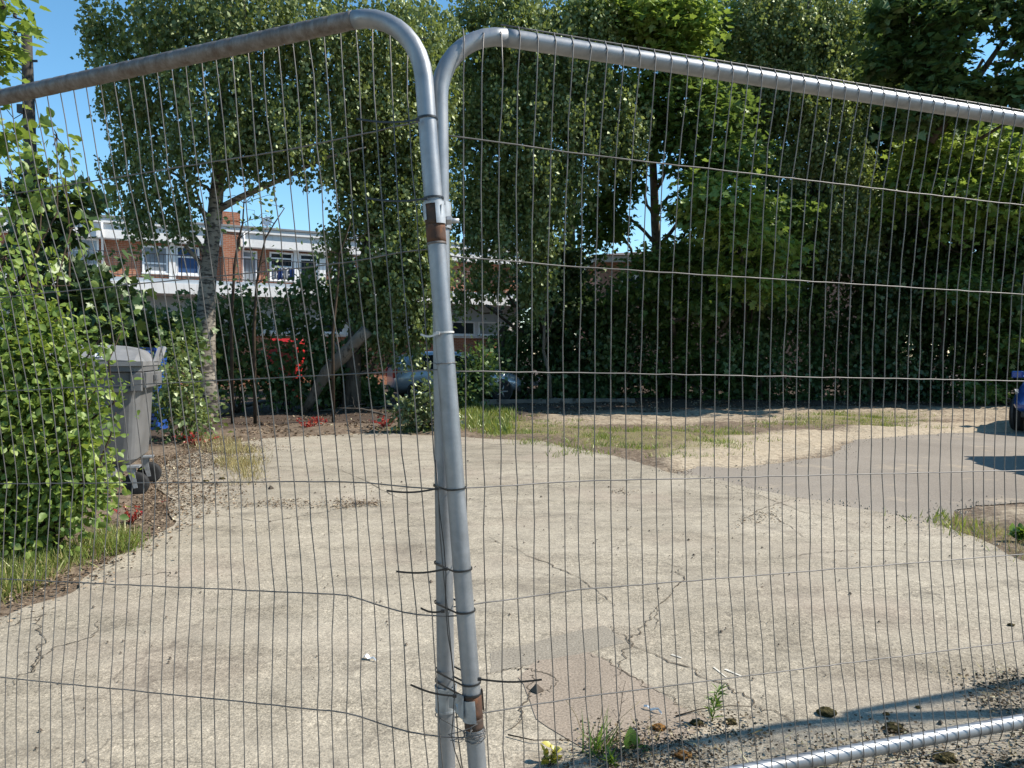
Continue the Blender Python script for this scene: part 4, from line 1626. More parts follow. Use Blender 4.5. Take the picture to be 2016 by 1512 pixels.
mb.tube([(-.22, -.05, z0), (-.46, -.06, z0 - .05), (-.48, -.06, z0 - .22), (-.30, -.08, z0 - .28), (-.1, -.1, z0 - .3)], .010, 5)
z0 = CAMH + (700 - 205) / F * 16
mb.tube([(-.08, -.1, z0 + .06), (-.34, -.1, z0), (-.40, -.1, z0 - .22), (-.25, -.1, z0 - .42), (-.02, -.12, z0 - .30), (.04, -.1, z0 + .1)], .010, 5)
mb.build('cable', M['tie'], po, smooth=True)
mb = MB()
mb.box((-.16, -.14, CAMH + (700 - 232) / F * 16), (-.03, -.06, CAMH + (700 - 216) / F * 16))
mb.box((.10, -.05, CAMH + (700 - 133) / F * 16), (.24, -.02, CAMH + (700 - 129) / F * 16))
mb.build('step_bolt', M['rail'], po)

# ------------------------------------------------------------------ vegetation
V3 = lambda px, py, Y, r: (*at(px, py, Y), r)


def foot(px, Y, r):
    p = at(px, 700, Y)
    return (p[0], p[1], 0.0, r)


# --- ivy on the pole
iv = thing('ivy', (pb[0], 16, 0), 'dark ivy climbing the lower part of the telegraph pole', 'climbing plant')
bs = [((dx, dy, z), (.34 + .25 * (z < 4), .30, .45), 1) for z, dx, dy in ((.6, .1, -.1), (1.3, -.1, -.1), (2.0, .1, -.1), (2.7, .05, -.15), (3.4, -.02, -.1), (4.1, .05, -.1), (4.7, -.02, -.1))]
crown('foliage', bs, 420, 9, .13, T_MAPLE, M['lf_ivy'], iv, 'spray', .12, .5, .6)
mb = MB()
for a in range(3):
    mb.tube([(.15 * math.cos(a * 2 + z), .15 * math.sin(a * 2 + z) - .02, z) for z in np.linspace(0, 4.6, 16)], .018, 5)
mb.build('stem', M['twig'], iv, smooth=True)

# --- birch with the pale trunk
B = [pxblob(*b) for b in ((330, 40, 15.6, 150, 75), (470, 60, 15.2, 150, 95), (620, 60, 15.6, 150, 85), (760, 70, 16, 120, 100), (300, 150, 15.4, 110, 80), (275, 240, 15.6, 70, 75), (320, 320, 15.3, 85, 60),
                           (290, 400, 15.5, 42, 45), (355, 425, 15.6, 32, 50), (430, 190, 15, 120, 110), (540, 230, 15.3, 110, 95), (640, 170, 15.8, 120, 80), (480, 290, 15.3, 100, 50), (730, 200, 16.3, 90, 80),
                           (600, 290, 15.8, 85, 45), (630, 350, 15.9, 30, 20, None, .6), (280, 440, 15.4, 30, 28), (375, 430, 15.5, 20, 30), (250, 400, 15.4, 35, 30), (470, -90, 16, 220, 90), (200, 70, 15.4, 35, 40), (225, 330, 15.4, 22, 40))]
make_tree('birch_tree', 'hanging birch with pale forked trunk in front of the brick flats', 'tree',
          [foot(402, 16, .25), V3(404, 640, 16, .20), V3(412, 520, 16, .165), V3(424, 420, 16, .15), V3(432, 300, 16, .12), V3(440, 160, 16, .09), V3(460, -100, 16, .05)], B,
          'lf_birch', 2650, 21, .098, 'bark_birch', None, 'hang', .25, nlimb=13, lw=.32, twigs=120, surf=.38,
          limbs=[[V3(430, 412, 16, .085), V3(480, 385, 15.9, .07), V3(560, 350, 15.8, .055), V3(640, 310, 15.8, .035), V3(720, 290, 15.9, .015)],
                 [V3(436, 270, 16, .05), V3(560, 215, 16, .035), V3(650, 180, 16, .02), V3(760, 140, 16, .01)],
                 [V3(415, 480, 16, .05), V3(400, 420, 15.8, .03), V3(380, 350, 15.6, .015)]])
# --- second, darker birch next to the posts
B = [pxblob(*b) for b in ((700, 350, 17.3, 60, 60), (670, 300, 17.4, 50, 50), (745, 310, 17.5, 85, 75), (775, 400, 17.2, 95, 75), (800, 480, 17, 80, 65), (700, 420, 17.4, 40, 50), (755, 540, 17.3, 65, 55), (800, 570, 17, 70, 60), (750, 640, 17.2, 55, 45), (800, 690, 17.2, 40, 26), (680, 560, 17.4, 40, 50), (660, 480, 17.4, 30, 40), (830, 640, 17, 35, 35),
                           (730, 230, 17.6, 75, 45), (840, 330, 17.5, 60, 100), (820, 200, 17.6, 90, 110), (715, 610, 17.6, 28, 50), (850, 510, 17.2, 50, 80), (830, 90, 17.8, 90, 90))]
make_tree('birch_tree', 'dark leaning birch with low foliage directly left of the fence posts', 'tree',
          [foot(690, 17.6, .20), V3(700, 640, 17.6, .17), V3(712, 560, 17.6, .15), V3(730, 440, 17.6, .12), V3(760, 300, 17.6, .09), V3(790, 120, 17.6, .05)], B,
          'lf_birch', 2200, 18, .105, 'bark', None, 'hang', .24, lw=.3, twigs=60, surf=.45)
# --- birch whose drooping crown hangs right of the posts
B = [pxblob(b[0], b[1], b[2] + 1.6, *b[3:]) for b in ((940, 110, 18, 90, 90), (1050, 110, 17.6, 110, 90), (1150, 160, 17.6, 100, 90), (930, 230, 17.6, 80, 90), (1030, 240, 17.4, 100, 90), (1140, 260, 17.4, 100, 80), (960, 340, 17.5, 90, 80),
                           (1070, 350, 17.3, 100, 80), (940, 440, 17.6, 70, 70), (1040, 450, 17.2, 80, 70), (1060, 530, 17.2, 48, 55), (950, 550, 17.5, 60, 34), (905, 590, 17.5, 25, 26), (1050, 590, 17.4, 30, 40), (1000, 20, 18, 110, 60), (1220, 250, 17.6, 60, 90), (1150, 60, 17.8, 90, 70))]
make_tree('birch_tree', 'hanging birch with drooping lit sprays directly right of the fence posts', 'tree',
          [foot(1085, 24, .22), V3(1085, 560, 23, .18), V3(1075, 400, 21.4, .14), V3(1068, 200, 20.8, .08), V3(1060, 40, 20.8, .03)], B,
          'lf_birch', 2650, 19, .112, 'bark', None, 'hang', .25, lw=.3, twigs=60, surf=.42)
# --- maple with the slim pale trunk
B = [pxblob(b[0], b[1], b[2] + 3.0, *b[3:]) for b in ((1340, 190, 17, 95, 60), (1400, 240, 16.8, 80, 50), (1190, 380, 18, 60, 45), (1290, 240, 17.4, 60, 50), (1225, 320, 17.8, 45, 40), (1330, 290, 17.2, 40, 30), (1370, 330, 17.2, 50, 45), (1430, 320, 16.6, 80, 50), (1290, 520, 17.8, 60, 22), (1380, 420, 17, 70, 50),
                           (1180, 440, 18.4, 60, 50), (1360, 510, 17.4, 70, 45), (1490, 430, 17.0, 60, 45), (1390, 600, 17.6, 60, 30, None, .7), (1250, 575, 18, 50, 25, None, .6), (1540, 580, 17.6, 50, 32, None, .7), (1570, 430, 17.4, 40, 40), (1330, 70, 18.5, 110, 70))]
make_tree('maple_tree', 'slender grey-trunked maple in the middle, sky showing between its leaves', 'tree',
          [foot(1308, 24.5, .19), V3(1302, 600, 24.3, .165), V3(1292, 480, 23, .145), V3(1286, 330, 21.5, .11), V3(1280, 200, 21.4, .07), V3(1285, 60, 21.4, .04)], B,
          'lf_maple', 1250, 12, .165, 'bark_pale', None, 'layer', .24, T_MAPLE, lw=.45, twigs=80, surf=.5)
B = [pxblob(b[0], b[1], b[2] + 4.5, *b[3:]) for b in ((1190, 20, 15.5, 90, 50), (1270, 40, 15.2, 90, 55), (1350, 40, 15, 65, 60), (1330, 95, 15, 50, 35), (1255, 175, 15.4, 50, 25))]
make_tree('maple_tree', 'bright yellow-green maple boughs at the top above the silver rail', 'tree',
          [foot(1400, 24.5, .2), V3(1396, 500, 24, .17), V3(1380, 250, 22.5, .12), V3(1340, 60, 21, .07), V3(1290, -30, 20.4, .04)], B,
          'lf_sunlit', 460, 11, .185, 'bark', None, 'layer', .22, T_MAPLE, lw=.4, twigs=50, surf=.5)
B = [pxblob(b[0], b[1], b[2] + 2.8, *b[3:]) for b in ((1430, 400, 15.2, 75, 38), (1480, 455, 15, 60, 38), (1420, 450, 15.3, 50, 30), (1540, 500, 15.6, 50, 32), (1390, 365, 15.5, 45, 28), (1500, 560, 15.8, 60, 30), (1440, 540, 15.9, 45, 28))]
make_tree('maple_sapling', 'young maple with brightest yellow leaves, right of the slender trunk', 'sapling',
          [foot(1470, 23.5, .07), V3(1468, 640, 22.5, .06), V3(1462, 520, 20, .045), V3(1450, 440, 18.3, .03), V3(1440, 380, 18.0, .015)], B,
          'lf_sunlit', 240, 11, .165, 'bark', None, 'layer', .20, T_MAPLE, lw=.5, twigs=40, surf=.55)
# --- tall birch upper right
B = [pxblob(b[0], b[1], b[2] + 2.2, *b[3:]) for b in ((1500, 40, 19, 85, 90), (1590, 70, 18.7, 90, 100), (1650, 60, 19, 60, 90), (1500, 160, 19, 80, 70), (1590, 200, 18.6, 90, 80), (1660, 190, 19, 60, 80), (1480, 230, 19.2, 60, 60),
                           (1640, 290, 18.6, 60, 60), (1690, 350, 18.5, 45, 60), (1660, 420, 18.5, 50, 60), (1580, 310, 18.8, 50, 50), (1740, 40, 19.4, 60, 60), (1770, 170, 18.7, 50, 45), (1640, 480, 18.5, 35, 40), (1710, 470, 18.6, 25, 40))]
make_tree('birch_tree', 'tall fine-leaved birch at upper right reaching above the silver rail', 'tree',
          [foot(1610, 24.5, .2), V3(1608, 560, 24, .17), V3(1600, 300, 22.6, .13), V3(1595, 60, 22, .07), V3(1590, -60, 22, .03)], B,
          'lf_birch', 2300, 18, .11, 'bark', None, 'hang', .25, lw=.3, twigs=50, surf=.42)
# --- dark maple at the far upper right
B = [pxblob(b[0], b[1], b[2] + 4.6, *b[3:]) for b in ((1760, 20, 14, 60, 60), (1850, 30, 13.6, 90, 60), (1960, 20, 13.4, 70, 45), (1840, 130, 13.8, 70, 60), (1900, 190, 13.6, 80, 45), (1800, 215, 14, 60, 50), (1985, 170, 13.2, 45, 45), (1760, 120, 14.2, 50, 50), (2050, 60, 13.2, 70, 80), (1860, 100, 13.2, 25, 30), (2040, 210, 13, 50, 50))]
make_tree('maple_tree', 'dark maple with big leaves in the top right corner, blue sky between its limbs', 'tree',
          [foot(1815, 23.5, .26), V3(1818, 560, 23, .22), V3(1826, 330, 20, .18), V3(1850, 160, 18.8, .13), V3(1890, 20, 18.4, .08), V3(1920, -80, 18.2, .05)], B,
          'lf_dark', 640, 10, .20, 'bark', None, 'layer', .22, T_MAPLE, lw=.4, twigs=70, surf=.5,
          limbs=[[V3(1832, 280, 19, .10), V3(1900, 190, 18.6, .085), V3(1990, 60, 18.2, .05), V3(2060, -20, 18, .03)], [V3(1850, 150, 18.8, .07), V3(1800, 60, 18.4, .055), V3(1770, -40, 18.2, .03)]])
B = [pxblob(b[0], b[1], b[2] + 4.6, *b[3:]) for b in ((1850, 300, 15, 75, 40), (1920, 340, 14.8, 60, 45), (1760, 400, 15.4, 30, 40, None, .5), (1880, 450, 15, 50, 40, None, .5), (1990, 420, 15, 50, 60, None, .5), (1870, 380, 14.8, 75, 40), (1950, 290, 14.8, 50, 40), (1790, 330, 15.2, 45, 40), (1920, 410, 14.9, 55, 32), (2000, 340, 14.6, 50, 50))]
make_tree('maple_sapling', 'sunlit maple growing under the right-hand rail, its pale green leaves in layers', 'sapling',
          [foot(1905, 23, .09), V3(1904, 620, 22, .08), V3(1900, 480, 20.5, .06), V3(1890, 380, 19.8, .04), V3(1880, 300, 19.6, .02)], B,
          'lf_sunlit', 420, 10, .165, 'bark', None, 'layer', .20, T_MAPLE, lw=.5, twigs=40, surf=.5)

# --- dark belt of trees and tall shrubs behind the yard, right of the posts
belt = [(1165, 23.0, 45, 225, 'lf_dark', 'dark shrub hiding the left corner of the pinkish brick house'),
        (985, 22.4, 60, 120, 'lf_dark', 'dark shrub directly right of the posts, in front of the far windows'),
        (1090, 22.9, 75, 290, 'lf_dark', 'dark ivy-green tree shrub left of the roof gutter gap'),
        (1215, 23.3, 90, 205, 'lf_dark', 'dark shrub below the pale gutter of the brick house'),
        (1340, 22.9, 95, 290, 'lf_dark', 'dark shrub at the foot of the slender grey maple'),
        (1470, 23.1, 95, 380, 'lf_dark', 'tall dark shrub below the bright yellow maple leaves'),
        (1600, 22.5, 95, 430, 'lf_dark', 'tall dark shrub under the fine-leaved birch'),
        (1730, 22.1, 95, 420, 'lf_dark', 'tall black-green shrub behind the two thin brown stems'),
        (1850, 21.4, 95, 400, 'lf_dark', 'tall shady shrub below the sunlit right-hand maple'),
        (1975, 20.7, 100, 450, 'lf_dark', 'tall dark shrub behind the blue car'),
        (2110, 20.1, 110, 540, 'lf_dark', 'tall dark tree shrub beyond the blue car at the edge of view')]
kinds = [('lf_dark', .150, T_MAPLE, 'spray'), ('lf_ivy', .120, T_OVAL, 'spray'), ('lf_dark', .125, T_OVAL, 'spray'), ('lf_maple', .140, T_MAPLE, 'layer'), ('lf_ivy', .135, T_MAPLE, 'spray')]
for bi, (px, Y, rx, hh, lf, lab) in enumerate(belt):
    B = []
    lf, sz, tm, sty = kinds[(bi * 2) % 5]
    n = max(3, int(hh / 48))
    for j in range(n):
        yy = 776 - hh * (j + .4) / n
        B.append(pxblob(px + rng.uniform(-34, 34), yy, Y + rng.uniform(-.4, .9), rx * rng.uniform(.6, 1.1), hh / n * rng.uniform(.7, 1.1), .95))
        B.append(pxblob(px + rng.uniform(-80, 80), yy + 12, Y + rng.uniform(-1.3, .3), rx * rng.uniform(.25, .55), hh / n * rng.uniform(.4, .8), .55))
    make_tree('tall_shrub', lab, 'shrub', [foot(px, Y + .3, .09), V3(px + 8, 640, Y + .3, .07), V3(px - 6, 772 - hh * .9, Y + .3, .03)], B, lf, int((820 if px > 1660 else 640) * hh / 300), 12, sz, 'bark',
              'dark shrubs along the back of the yard', sty, .20, tm, lw=.5, surf=.6, stems='stem', nlimb=6)
# tall backdrop trees closing the sky on the right
for (px, Y, bl_, lab) in ((1500, 25, ((1500, 330, 80, 120), (1560, 430, 110, 110), (1420, 180, 80, 100), (1560, 200, 110, 130), (1480, 60, 110, 100), (1600, 40, 90, 110)), 'tall dark tree behind the fine-leaved birch'),
                          (1740, 24, ((1700, 330, 110, 130), (1780, 430, 110, 110), (1730, 180, 100, 110), (1820, 300, 100, 120), (1760, 70, 80, 90)), 'tall dark tree between birch and corner maple'),
                          (1960, 23, ((1930, 380, 110, 120), (1880, 560, 110, 110), (1980, 560, 110, 120), (1780, 600, 90, 100), (2080, 600, 100, 110), (2010, 300, 90, 120), (1890, 260, 80, 80), (2060, 430, 110, 120), (1800, 240, 70, 70)), 'tall dark tree behind the sunlit right-hand maple'),
                          (1120, 26, ((1000, 200, 100, 90), (1060, 380, 80, 80), (980, 420, 70, 70), (1130, 180, 70, 80), (1080, 120, 110, 80)), 'dark tree behind the drooping birch')):
    B = [pxblob(a, b, Y, c_, d_, 1.6) for a, b, c_, d_ in bl_]
    make_tree('dense_tree', lab, 'tree', [foot(px, Y + .5, .22), V3(px, 560, Y + .5, .18), V3(px + 10, 300, Y + .5, .1), V3(px, 120, Y + .5, .05)], B, 'lf_dark', int(130 * len(B)) , 13, .19, 'bark',
              'tall dark trees behind the yard', 'spray', .30, T_MAPLE, lw=.4, surf=.6)

# two bare brown stems seen in the belt
for pts, lab in (([(1712, 786, 21.6, .075), (1716, 690, 21.6, .065), (1730, 600, 21.6, .055), (1742, 520, 21.6, .04), (1750, 470, 21.6, .02)], 'leaning bare brown stem in the dark belt below the right-hand birch'),
                 ([(1500, 780, 22.4, .05), (1496, 700, 22.4, .045), (1488, 660, 22.4, .04), (1480, 600, 22.4, .02)], 'thin bare stem in the dark belt below the yellow maple'),
                 ([(1084, 782, 21.6, .06), (1082, 740, 21.6, .05), (1070, 690, 21.6, .045), (1074, 600, 21.6, .03)], 'bare stem in the dark shrubs right of the posts')):
    p = [V3(*q) for q in pts]
    b = np.array(p[0][:3])
    b[2] = 0
    st = thing('bare_stem', b, lab, 'tree stem', 'bare stems in the dark belt')
    mb = MB()
    mb.tube([np.array(q[:3]) - b for q in [(b[0], b[1], 0)] + p[1:]], [q[3] for q in p], 8)
    mb.tube([np.array(p[2][:3]) - b, np.array(p[3][:3]) - b + np.array([.35, 0, .1])], [.02, .006], 5)
    mb.build('trunk', M['bark_pale'], st, smooth=True)


def shrub(name, label, cat, px, pyb, blobs, leaf, ncl, per, size, tmpl, style='spray', spread=.12, group=None, stems=5, Yb=None, surf=.5, hang=.4, twigs=0):
    f_ = g(px, pyb) if Yb is None else np.array([at(px, 700, Yb)[0], Yb, 0])
    o = thing(name, f_, label, cat, group)
    bl_ = [(np.array(b[0]) - f_,) + tuple(b[1:]) for b in blobs]
    mb = MB()
    for i, b in enumerate(bl_):
        a = rng.normal(0, .06, 3)
        a[2] = 0
        mb.tube(bent(a, b[0], 7, .10), np.linspace(.016, .004, 7), 5)
    C = crown('foliage', bl_, ncl, per, size, tmpl, M[leaf], o, style, spread, surf, hang)
    cc = np.array([b[0] for b in bl_])
    for q in C[rng.choice(len(C), min(twigs, len(C)), replace=False)]:
        j = int(np.argmin(np.linalg.norm(cc - q, axis=1)))
        mb.tube(bent(cc[j], q, 4, .12), [.006, .005, .004, .002], 4, cap=False)
    mb.build('stem', M['twig'], o, smooth=True)
    return o


# --- shrubs left of the posts, between yard and flats
under = [(365, 11.6, ((365, 800, 42, 55), (350, 740, 36, 50), (318, 760, 22, 40), (390, 830, 30, 30), (335, 800, 26, 50), (360, 690, 25, 25)), 'lf_birch', 150, .085, T_DIA, 'green leafy shrub directly right of the grey bin'),
         (290, 15.5, ((250, 640, 45, 26), (310, 650, 50, 32), (350, 680, 40, 40), (280, 690, 55, 40), (225, 670, 35, 40)), 'lf_dark', 260, .13, T_MAPLE, 'dark maple-leaved shrub above and behind the bin'),
         (470, 17.0, ((450, 680, 45, 35), (500, 640, 40, 35), (470, 730, 60, 45), (425, 730, 42, 50), (405, 690, 36, 45), (410, 640, 28, 28, None, .8), (520, 710, 30, 35), (480, 590, 45, 22, None, .5), (560, 600, 40, 22, None, .5), (440, 620, 40, 25, None, .6), (380, 610, 35, 20, None, .4)), 'lf_dark', 250, .11, T_MAPLE, 'dark shrub right of the pale birch trunk'),
         (560, 17.6, ((620, 560, 30, 30, None, .6), (660, 600, 30, 30, None, .7), (580, 640, 40, 22, None, .6), (612, 650, 30, 30), (545, 750, 50, 28), (630, 720, 45, 45), (575, 690, 26, 24, None, .8), (600, 580, 22, 18), (570, 775, 50, 20)), 'lf_dark', 210, .11, T_MAPLE, 'dark shrub around the red container'),
         (660, 18.3, ((665, 600, 28, 40), (640, 710, 35, 45), (690, 720, 40, 45), (660, 770, 50, 25)), 'lf_dark', 260, .12, T_MAPLE, 'dark shrub behind the leaning fallen trunk'),
         (730, 19.0, ((712, 765, 28, 22), (740, 640, 25, 22), (735, 778, 26, 12)), 'lf_dark', 120, .12, T_MAPLE, 'low dark shrub beside the pale car'),
         (860, 17.5, ((845, 640, 26, 26), (900, 772, 40, 18), (945, 730, 28, 40)), 'lf_dark', 240, .12, T_DIA, 'dark shrub in front of the pale car, behind the posts'),
         (160, 12.5, ((150, 400, 30, 30), (100, 470, 35, 40), (150, 555, 40, 30), (262, 532, 18, 10), (130, 620, 60, 50), (195, 610, 40, 30)), 'lf_ivy', 130, .19, T_MAPLE, 'dark maple sapling in front of the flats, right of the pole')]
for (px, Y, bl_, lf, ncl, sz, tm, lab) in under:
    B = [pxblob(q_[0], q_[1], Y + rng.uniform(-.3, .3), q_[2], q_[3], max(q_[2], q_[3]) / F * Y * .9) for q_ in bl_]
    shrub('leafy_shrub', lab, 'shrub', px, 0, B, lf, ncl, 12, sz, tm, 'spray', .15, 'shrubs between yard and flats', Yb=Y, twigs=30)

# thin bare saplings before the flats
for pts, lab, tw in (([(455, 640), (462, 520), (470, 470), (478, 440), (480, 400), (484, 370)], 'thin dark sapling stem left of the chimney gap, few leaves', 1),
                     ([(500, 650), (505, 560), (512, 520), (522, 470), (540, 440), (560, 410)], 'thin sapling with sparse leaves crossing the white fascia', 1),
                     ([(655, 660), (665, 560), (668, 500), (680, 470), (690, 440)], 'thin dark stem beside the white balcony piers', 0)):
    Y = 14.5
    p = [at(a, b, Y) for a, b in pts]
    b0 = np.array([p[0][0], Y, 0])
    o = thing('thin_sapling', b0, lab, 'sapling', 'thin saplings before the flats')
    mb = MB()
    mb.tube([np.zeros(3)] + [q - b0 for q in p], np.linspace(.035, .008, len(p) + 1), 6)
    C = []
    for k in range(9):
        i = rng.integers(1, len(p))
        e = p[i] + np.array([rng.uniform(-.55, .75), rng.uniform(-.2, .2), rng.uniform(0, .35)])
        mb.tube(bent(p[i] - b0, e - b0, 5, .12, .05), [.009, .007, .006, .004, .002], 4)
        C.append(e - b0)
    mb.build('stem', M['twig'], o, smooth=True)
    C = np.repeat(np.array(C), 6, 0) + rng.normal(0, .10, (54, 3))
    D = rng.normal(0, 1, (54, 3))
    leaf_mesh('foliage', C, D, rng.normal(0, 1, (54, 3)), .10, T_OVAL, M['lf_dark'], o)

# --- the bright bush at left
B = [pxblob(*b) for b in ((40, 990, 4.9, 115, 85), (130, 950, 4.9, 75, 80), (80, 880, 4.9, 110, 85), (20, 800, 4.8, 110, 95), (115, 790, 4.9, 75, 80), (70, 700, 4.9, 95, 75), (130, 710, 5.0, 45, 45), (20, 620, 4.9, 70, 55, None, .6), (100, 640, 5, 50, 40, None, .6),
                           (10, 510, 5, 40, 55, None, .35), (75, 550, 5, 40, 40, None, .35), (-80, 760, 5, 100, 170), (-60, 900, 4.8, 110, 150), (150, 870, 4.8, 35, 50), (160, 1000, 4.85, 42, 45), (40, 1045, 4.75, 80, 35), (205, 655, 5, 22, 18), (245, 638, 5, 12, 10), (228, 812, 4.9, 18, 10), (195, 750, 4.9, 25, 18), (190, 920, 4.8, 25, 25))]
shrub('leafy_bush', 'bright green sunlit bush filling the left edge in front of the bin', 'bush', 50, 0, B, 'lf_bush', 1350, 10, .054, T_OVAL, 'spray', .070, Yb=4.95, twigs=160, surf=.5, hang=.5)
B = [pxblob(*b) for b in ((85, 340, 5.6, 35, 45), (112, 270, 5.6, 20, 30), (30, 400, 5.6, 40, 40), (125, 300, 5.6, 16, 18), (50, 450, 5.6, 35, 35), (140, 450, 5.6, 18, 20))]
shrub('tall_plant', 'upright sprays of pale green leaves in front of the pole, above the bush', 'shrub', 60, 0, B, 'lf_bush', 46, 6, .075, T_OVAL, 'spray', .075, Yb=5.7, twigs=60, surf=.6)
# --- maple outside the left edge, its boughs hang into the corner
B = [pxblob(*b) for b in ((-30, 50, 6.5, 42, 50), (-90, 80, 6.5, 60, 110), (-25, 120, 6.5, 22, 25), (-160, -60, 6.5, 140, 90), (-20, 250, 6.8, 22, 35), (-90, 250, 6.6, 50, 90), (10, 15, 6.4, 15, 14))]
make_tree('maple_tree', 'maple boughs hanging into the top left corner beside the pole', 'tree',
          [foot(-420, 7.2, .17), V3(-400, 500, 7.2, .15), V3(-330, 250, 7.0, .12), V3(-200, 60, 6.7, .08), V3(-120, -60, 6.5, .04)], B,
          'lf_sunlit', 230, 9, .115, 'bark', None, 'layer', .13, T_MAPLE, lw=.4, twigs=50, surf=.5)
# --- small pale shrub at the foot of the posts
B = [pxblob(a, b, 13, c_, d_) for a, b, c_, d_ in ((800, 815, 34, 26), (835, 800, 34, 32), (855, 825, 28, 26), (880, 815, 22, 25), (820, 840, 40, 14), (848, 775, 20, 22))]
shrub('small_shrub', 'small pale-leaved shrub at the far edge of the slab behind the posts', 'shrub', 830, 852, B, 'lf_silver', 130, 9, .085, T_OVAL, 'spray', .09, twigs=30)

# --- fallen wood
def log(name, label, pts, rad, mat, cat='log', group=None, jag=True):
    P = np.array(pts)
    b = P[0].copy()
    b[2] = 0
    o = thing(name, b, label, cat, group)
    mb = MB()
    k = 9
    ts = np.linspace(0, len(P) - 1, k)
    Q2 = np.stack([np.interp(ts, range(len(P)), P[:, i]) for i in range(3)], 1) - b
    R = np.interp(ts, range(len(P)), rad) * rng.uniform(.9, 1.1, k)
    mb.tube(Q2, R, 9)
    for _ in range(4):
        i = rng.integers(2, k - 1)
        mb.tube(bent(Q2[i], Q2[i] + rng.normal(0, .25, 3) + np.array([0, 0, .12]), 4, .1), [R[i] * .35, R[i] * .25, R[i] * .15, .004], 5)
    mb.build('trunk', M[mat], o, smooth=True)
    return o


log('fallen_log', 'brown dead trunk leaning up to the right under the dark birch', [(*at(600, 775, 17.2)[:2], .05), at(640, 735, 16.9), at(680, 695, 16.7), at(722, 650, 16.6)], [.09, .14, .16, .15], 'bark_pale', group='fallen wood')
log('fallen_branch', 'long pale branch lying at the edge of the leaf litter left of the posts', [(*g(405, 828)[:2], .05), (*g(450, 815)[:2], .12), (*g(500, 806)[:2], .16), (*g(560, 800)[:2], .2)], [.05, .06, .06, .05], 'bark_pale', group='fallen wood')
log('fallen_branch', 'thin pale stick lying across the dark ground beside the shrub', [(*g(630, 812)[:2], .04), (*g(690, 810)[:2], .06), (*g(780, 806)[:2], .10)], [.02, .025, .015], 'bark_pale', group='fallen wood')
for k in range(7):
    a = g(rng.uniform(520, 780), rng.uniform(800, 822))
    e = a + np.array([rng.uniform(-1.2, 1.2), rng.uniform(-.3, .3), 0])
    a[2], e[2] = .04, rng.uniform(.08, .3)
    log('dead_branch', ('dark twiggy dead branch in the heap under the leaning trunk',)[0], [a, (a + e) / 2 + np.array([0, 0, .06]), e], [.025, .02, .008], 'bark', group='dead branches in the heap')
for (x0, x1, yb, h, lab) in ((930, 1075, 797, .17, 'weathered timber board edging the dark ground, directly right of the posts'), (1080, 1250, 795, .17, 'weathered timber board edging the dark ground, further right'), (955, 1200, 786, .36, 'upper weathered board behind the two edging boards')):
    a, b = g(x0, yb), g(x1, yb)
    o = thing('timber_board', (a[0], a[1], 0), lab, 'board', 'timber edging boards')
    mb = MB()
    L = b[0] - a[0]
    mb.box((0, -.04, h - .17), (L, .04, h - .02))
    mb.build('board', M['old_timber'], o, bevel=.01)
    mb = MB()
    for xx in (L * .08, L * .92):
        mb.box((xx - .04, .042, 0), (xx + .04, .10, h))
    mb.build('peg', M['old_timber'], o)


# ------------------------------------------------------------------ scattered ground cover (uncountable)
def scat(polys, n, jit=0.0):
    out = []
    areas = []
    for p in polys:
        x, y = p[:, 0], p[:, 1]
        areas.append(abs(np.dot(x, np.roll(y, 1)) - np.dot(y, np.roll(x, 1))) / 2)
    areas = np.array(areas)
    for p, k in zip(polys, np.round(n * areas / areas.sum()).astype(int)):
        lo, hi = p.min(0), p.max(0)
        got = np.zeros((0, 2))
        while len(got) < k:
            q = lo + rng.random((k * 3 + 10, 2)) * (hi - lo)
            q = q[sdist(q, p) > rng.normal(0, jit, len(q))] if jit else q[sdist(q, p) > 0]
            got = np.vstack([got, q])
        out.append(got[:k])
    return np.vstack(out)


def grass(name, pts, h, mat, wd=1.0):
    n = len(pts)
    D = rng.normal(0, .42, (n, 3))
    D[:, 2] = 1
    P = np.column_stack([pts, np.full(n, -.004)])
    N = rng.normal(0, 1, (n, 3))
    N[:, 2] = 0
    o = leaf_mesh(name, P, D, N, h * rng.uniform(.4, 1.25, n), T_THIN if 'dry' in name else T_BLADE, M[mat])
    return tag(o, kind='stuff')


def clump(pts, n, r):
    c = pts[rng.integers(0, len(pts), n)]
    return c + rng.normal(0, r, (n, 2))


o = grass('grass', clump(scat(GRASS, 420, .35), 16000, .11), .09, 'lf_grass')
tag(o, 'short green grass on the sandy verge beyond the slab', 'grass')
o = grass('dry_verge_grass', clump(scat(GRASS, 350, .35), 4500, .12), .08, 'lf_straw')
tag(o, 'dry yellow blades mixed into the green verge grass', 'grass')
LEFTG = [gp([(-20, 1200), (60, 1165), (150, 1120), (170, 1080), (60, 1110), (-20, 1130)]), gp([(180, 1100), (240, 1095), (245, 1060), (200, 1060)]), gp([(375, 880), (440, 905), (505, 955), (500, 890), (420, 860)]), gp([(430, 940), (500, 960), (500, 905), (450, 905)])]
o = grass('dry_grass', clump(scat(LEFTG, 150, .1), 3000, .05), .13, 'lf_straw')
tag(o, 'yellowish dry grass tufts along the left edge of the slab', 'grass')
o = grass('mixed_dry_grass', clump(scat(LEFTG[:2], 110, .1), 3200, .05), .14, 'lf_grass')
tag(o, 'yellow-green grass blades among the dry tufts left of the slab', 'grass')
o = grass('island_dry_grass', clump(scat([GRASS[2]], 160, .2), 3000, .06), .06, 'lf_straw')
tag(o, 'dry grass on the verge island at the right edge', 'grass')
o = grass('pale_grass', clump(scat([gp([(900, 850), (1010, 858), (1010, 815), (930, 800), (895, 820)])], 60), 2600, .10), .20, 'lf_grass')
tag(o, 'pale tall grass at the foot of the shade, right of the posts', 'grass')


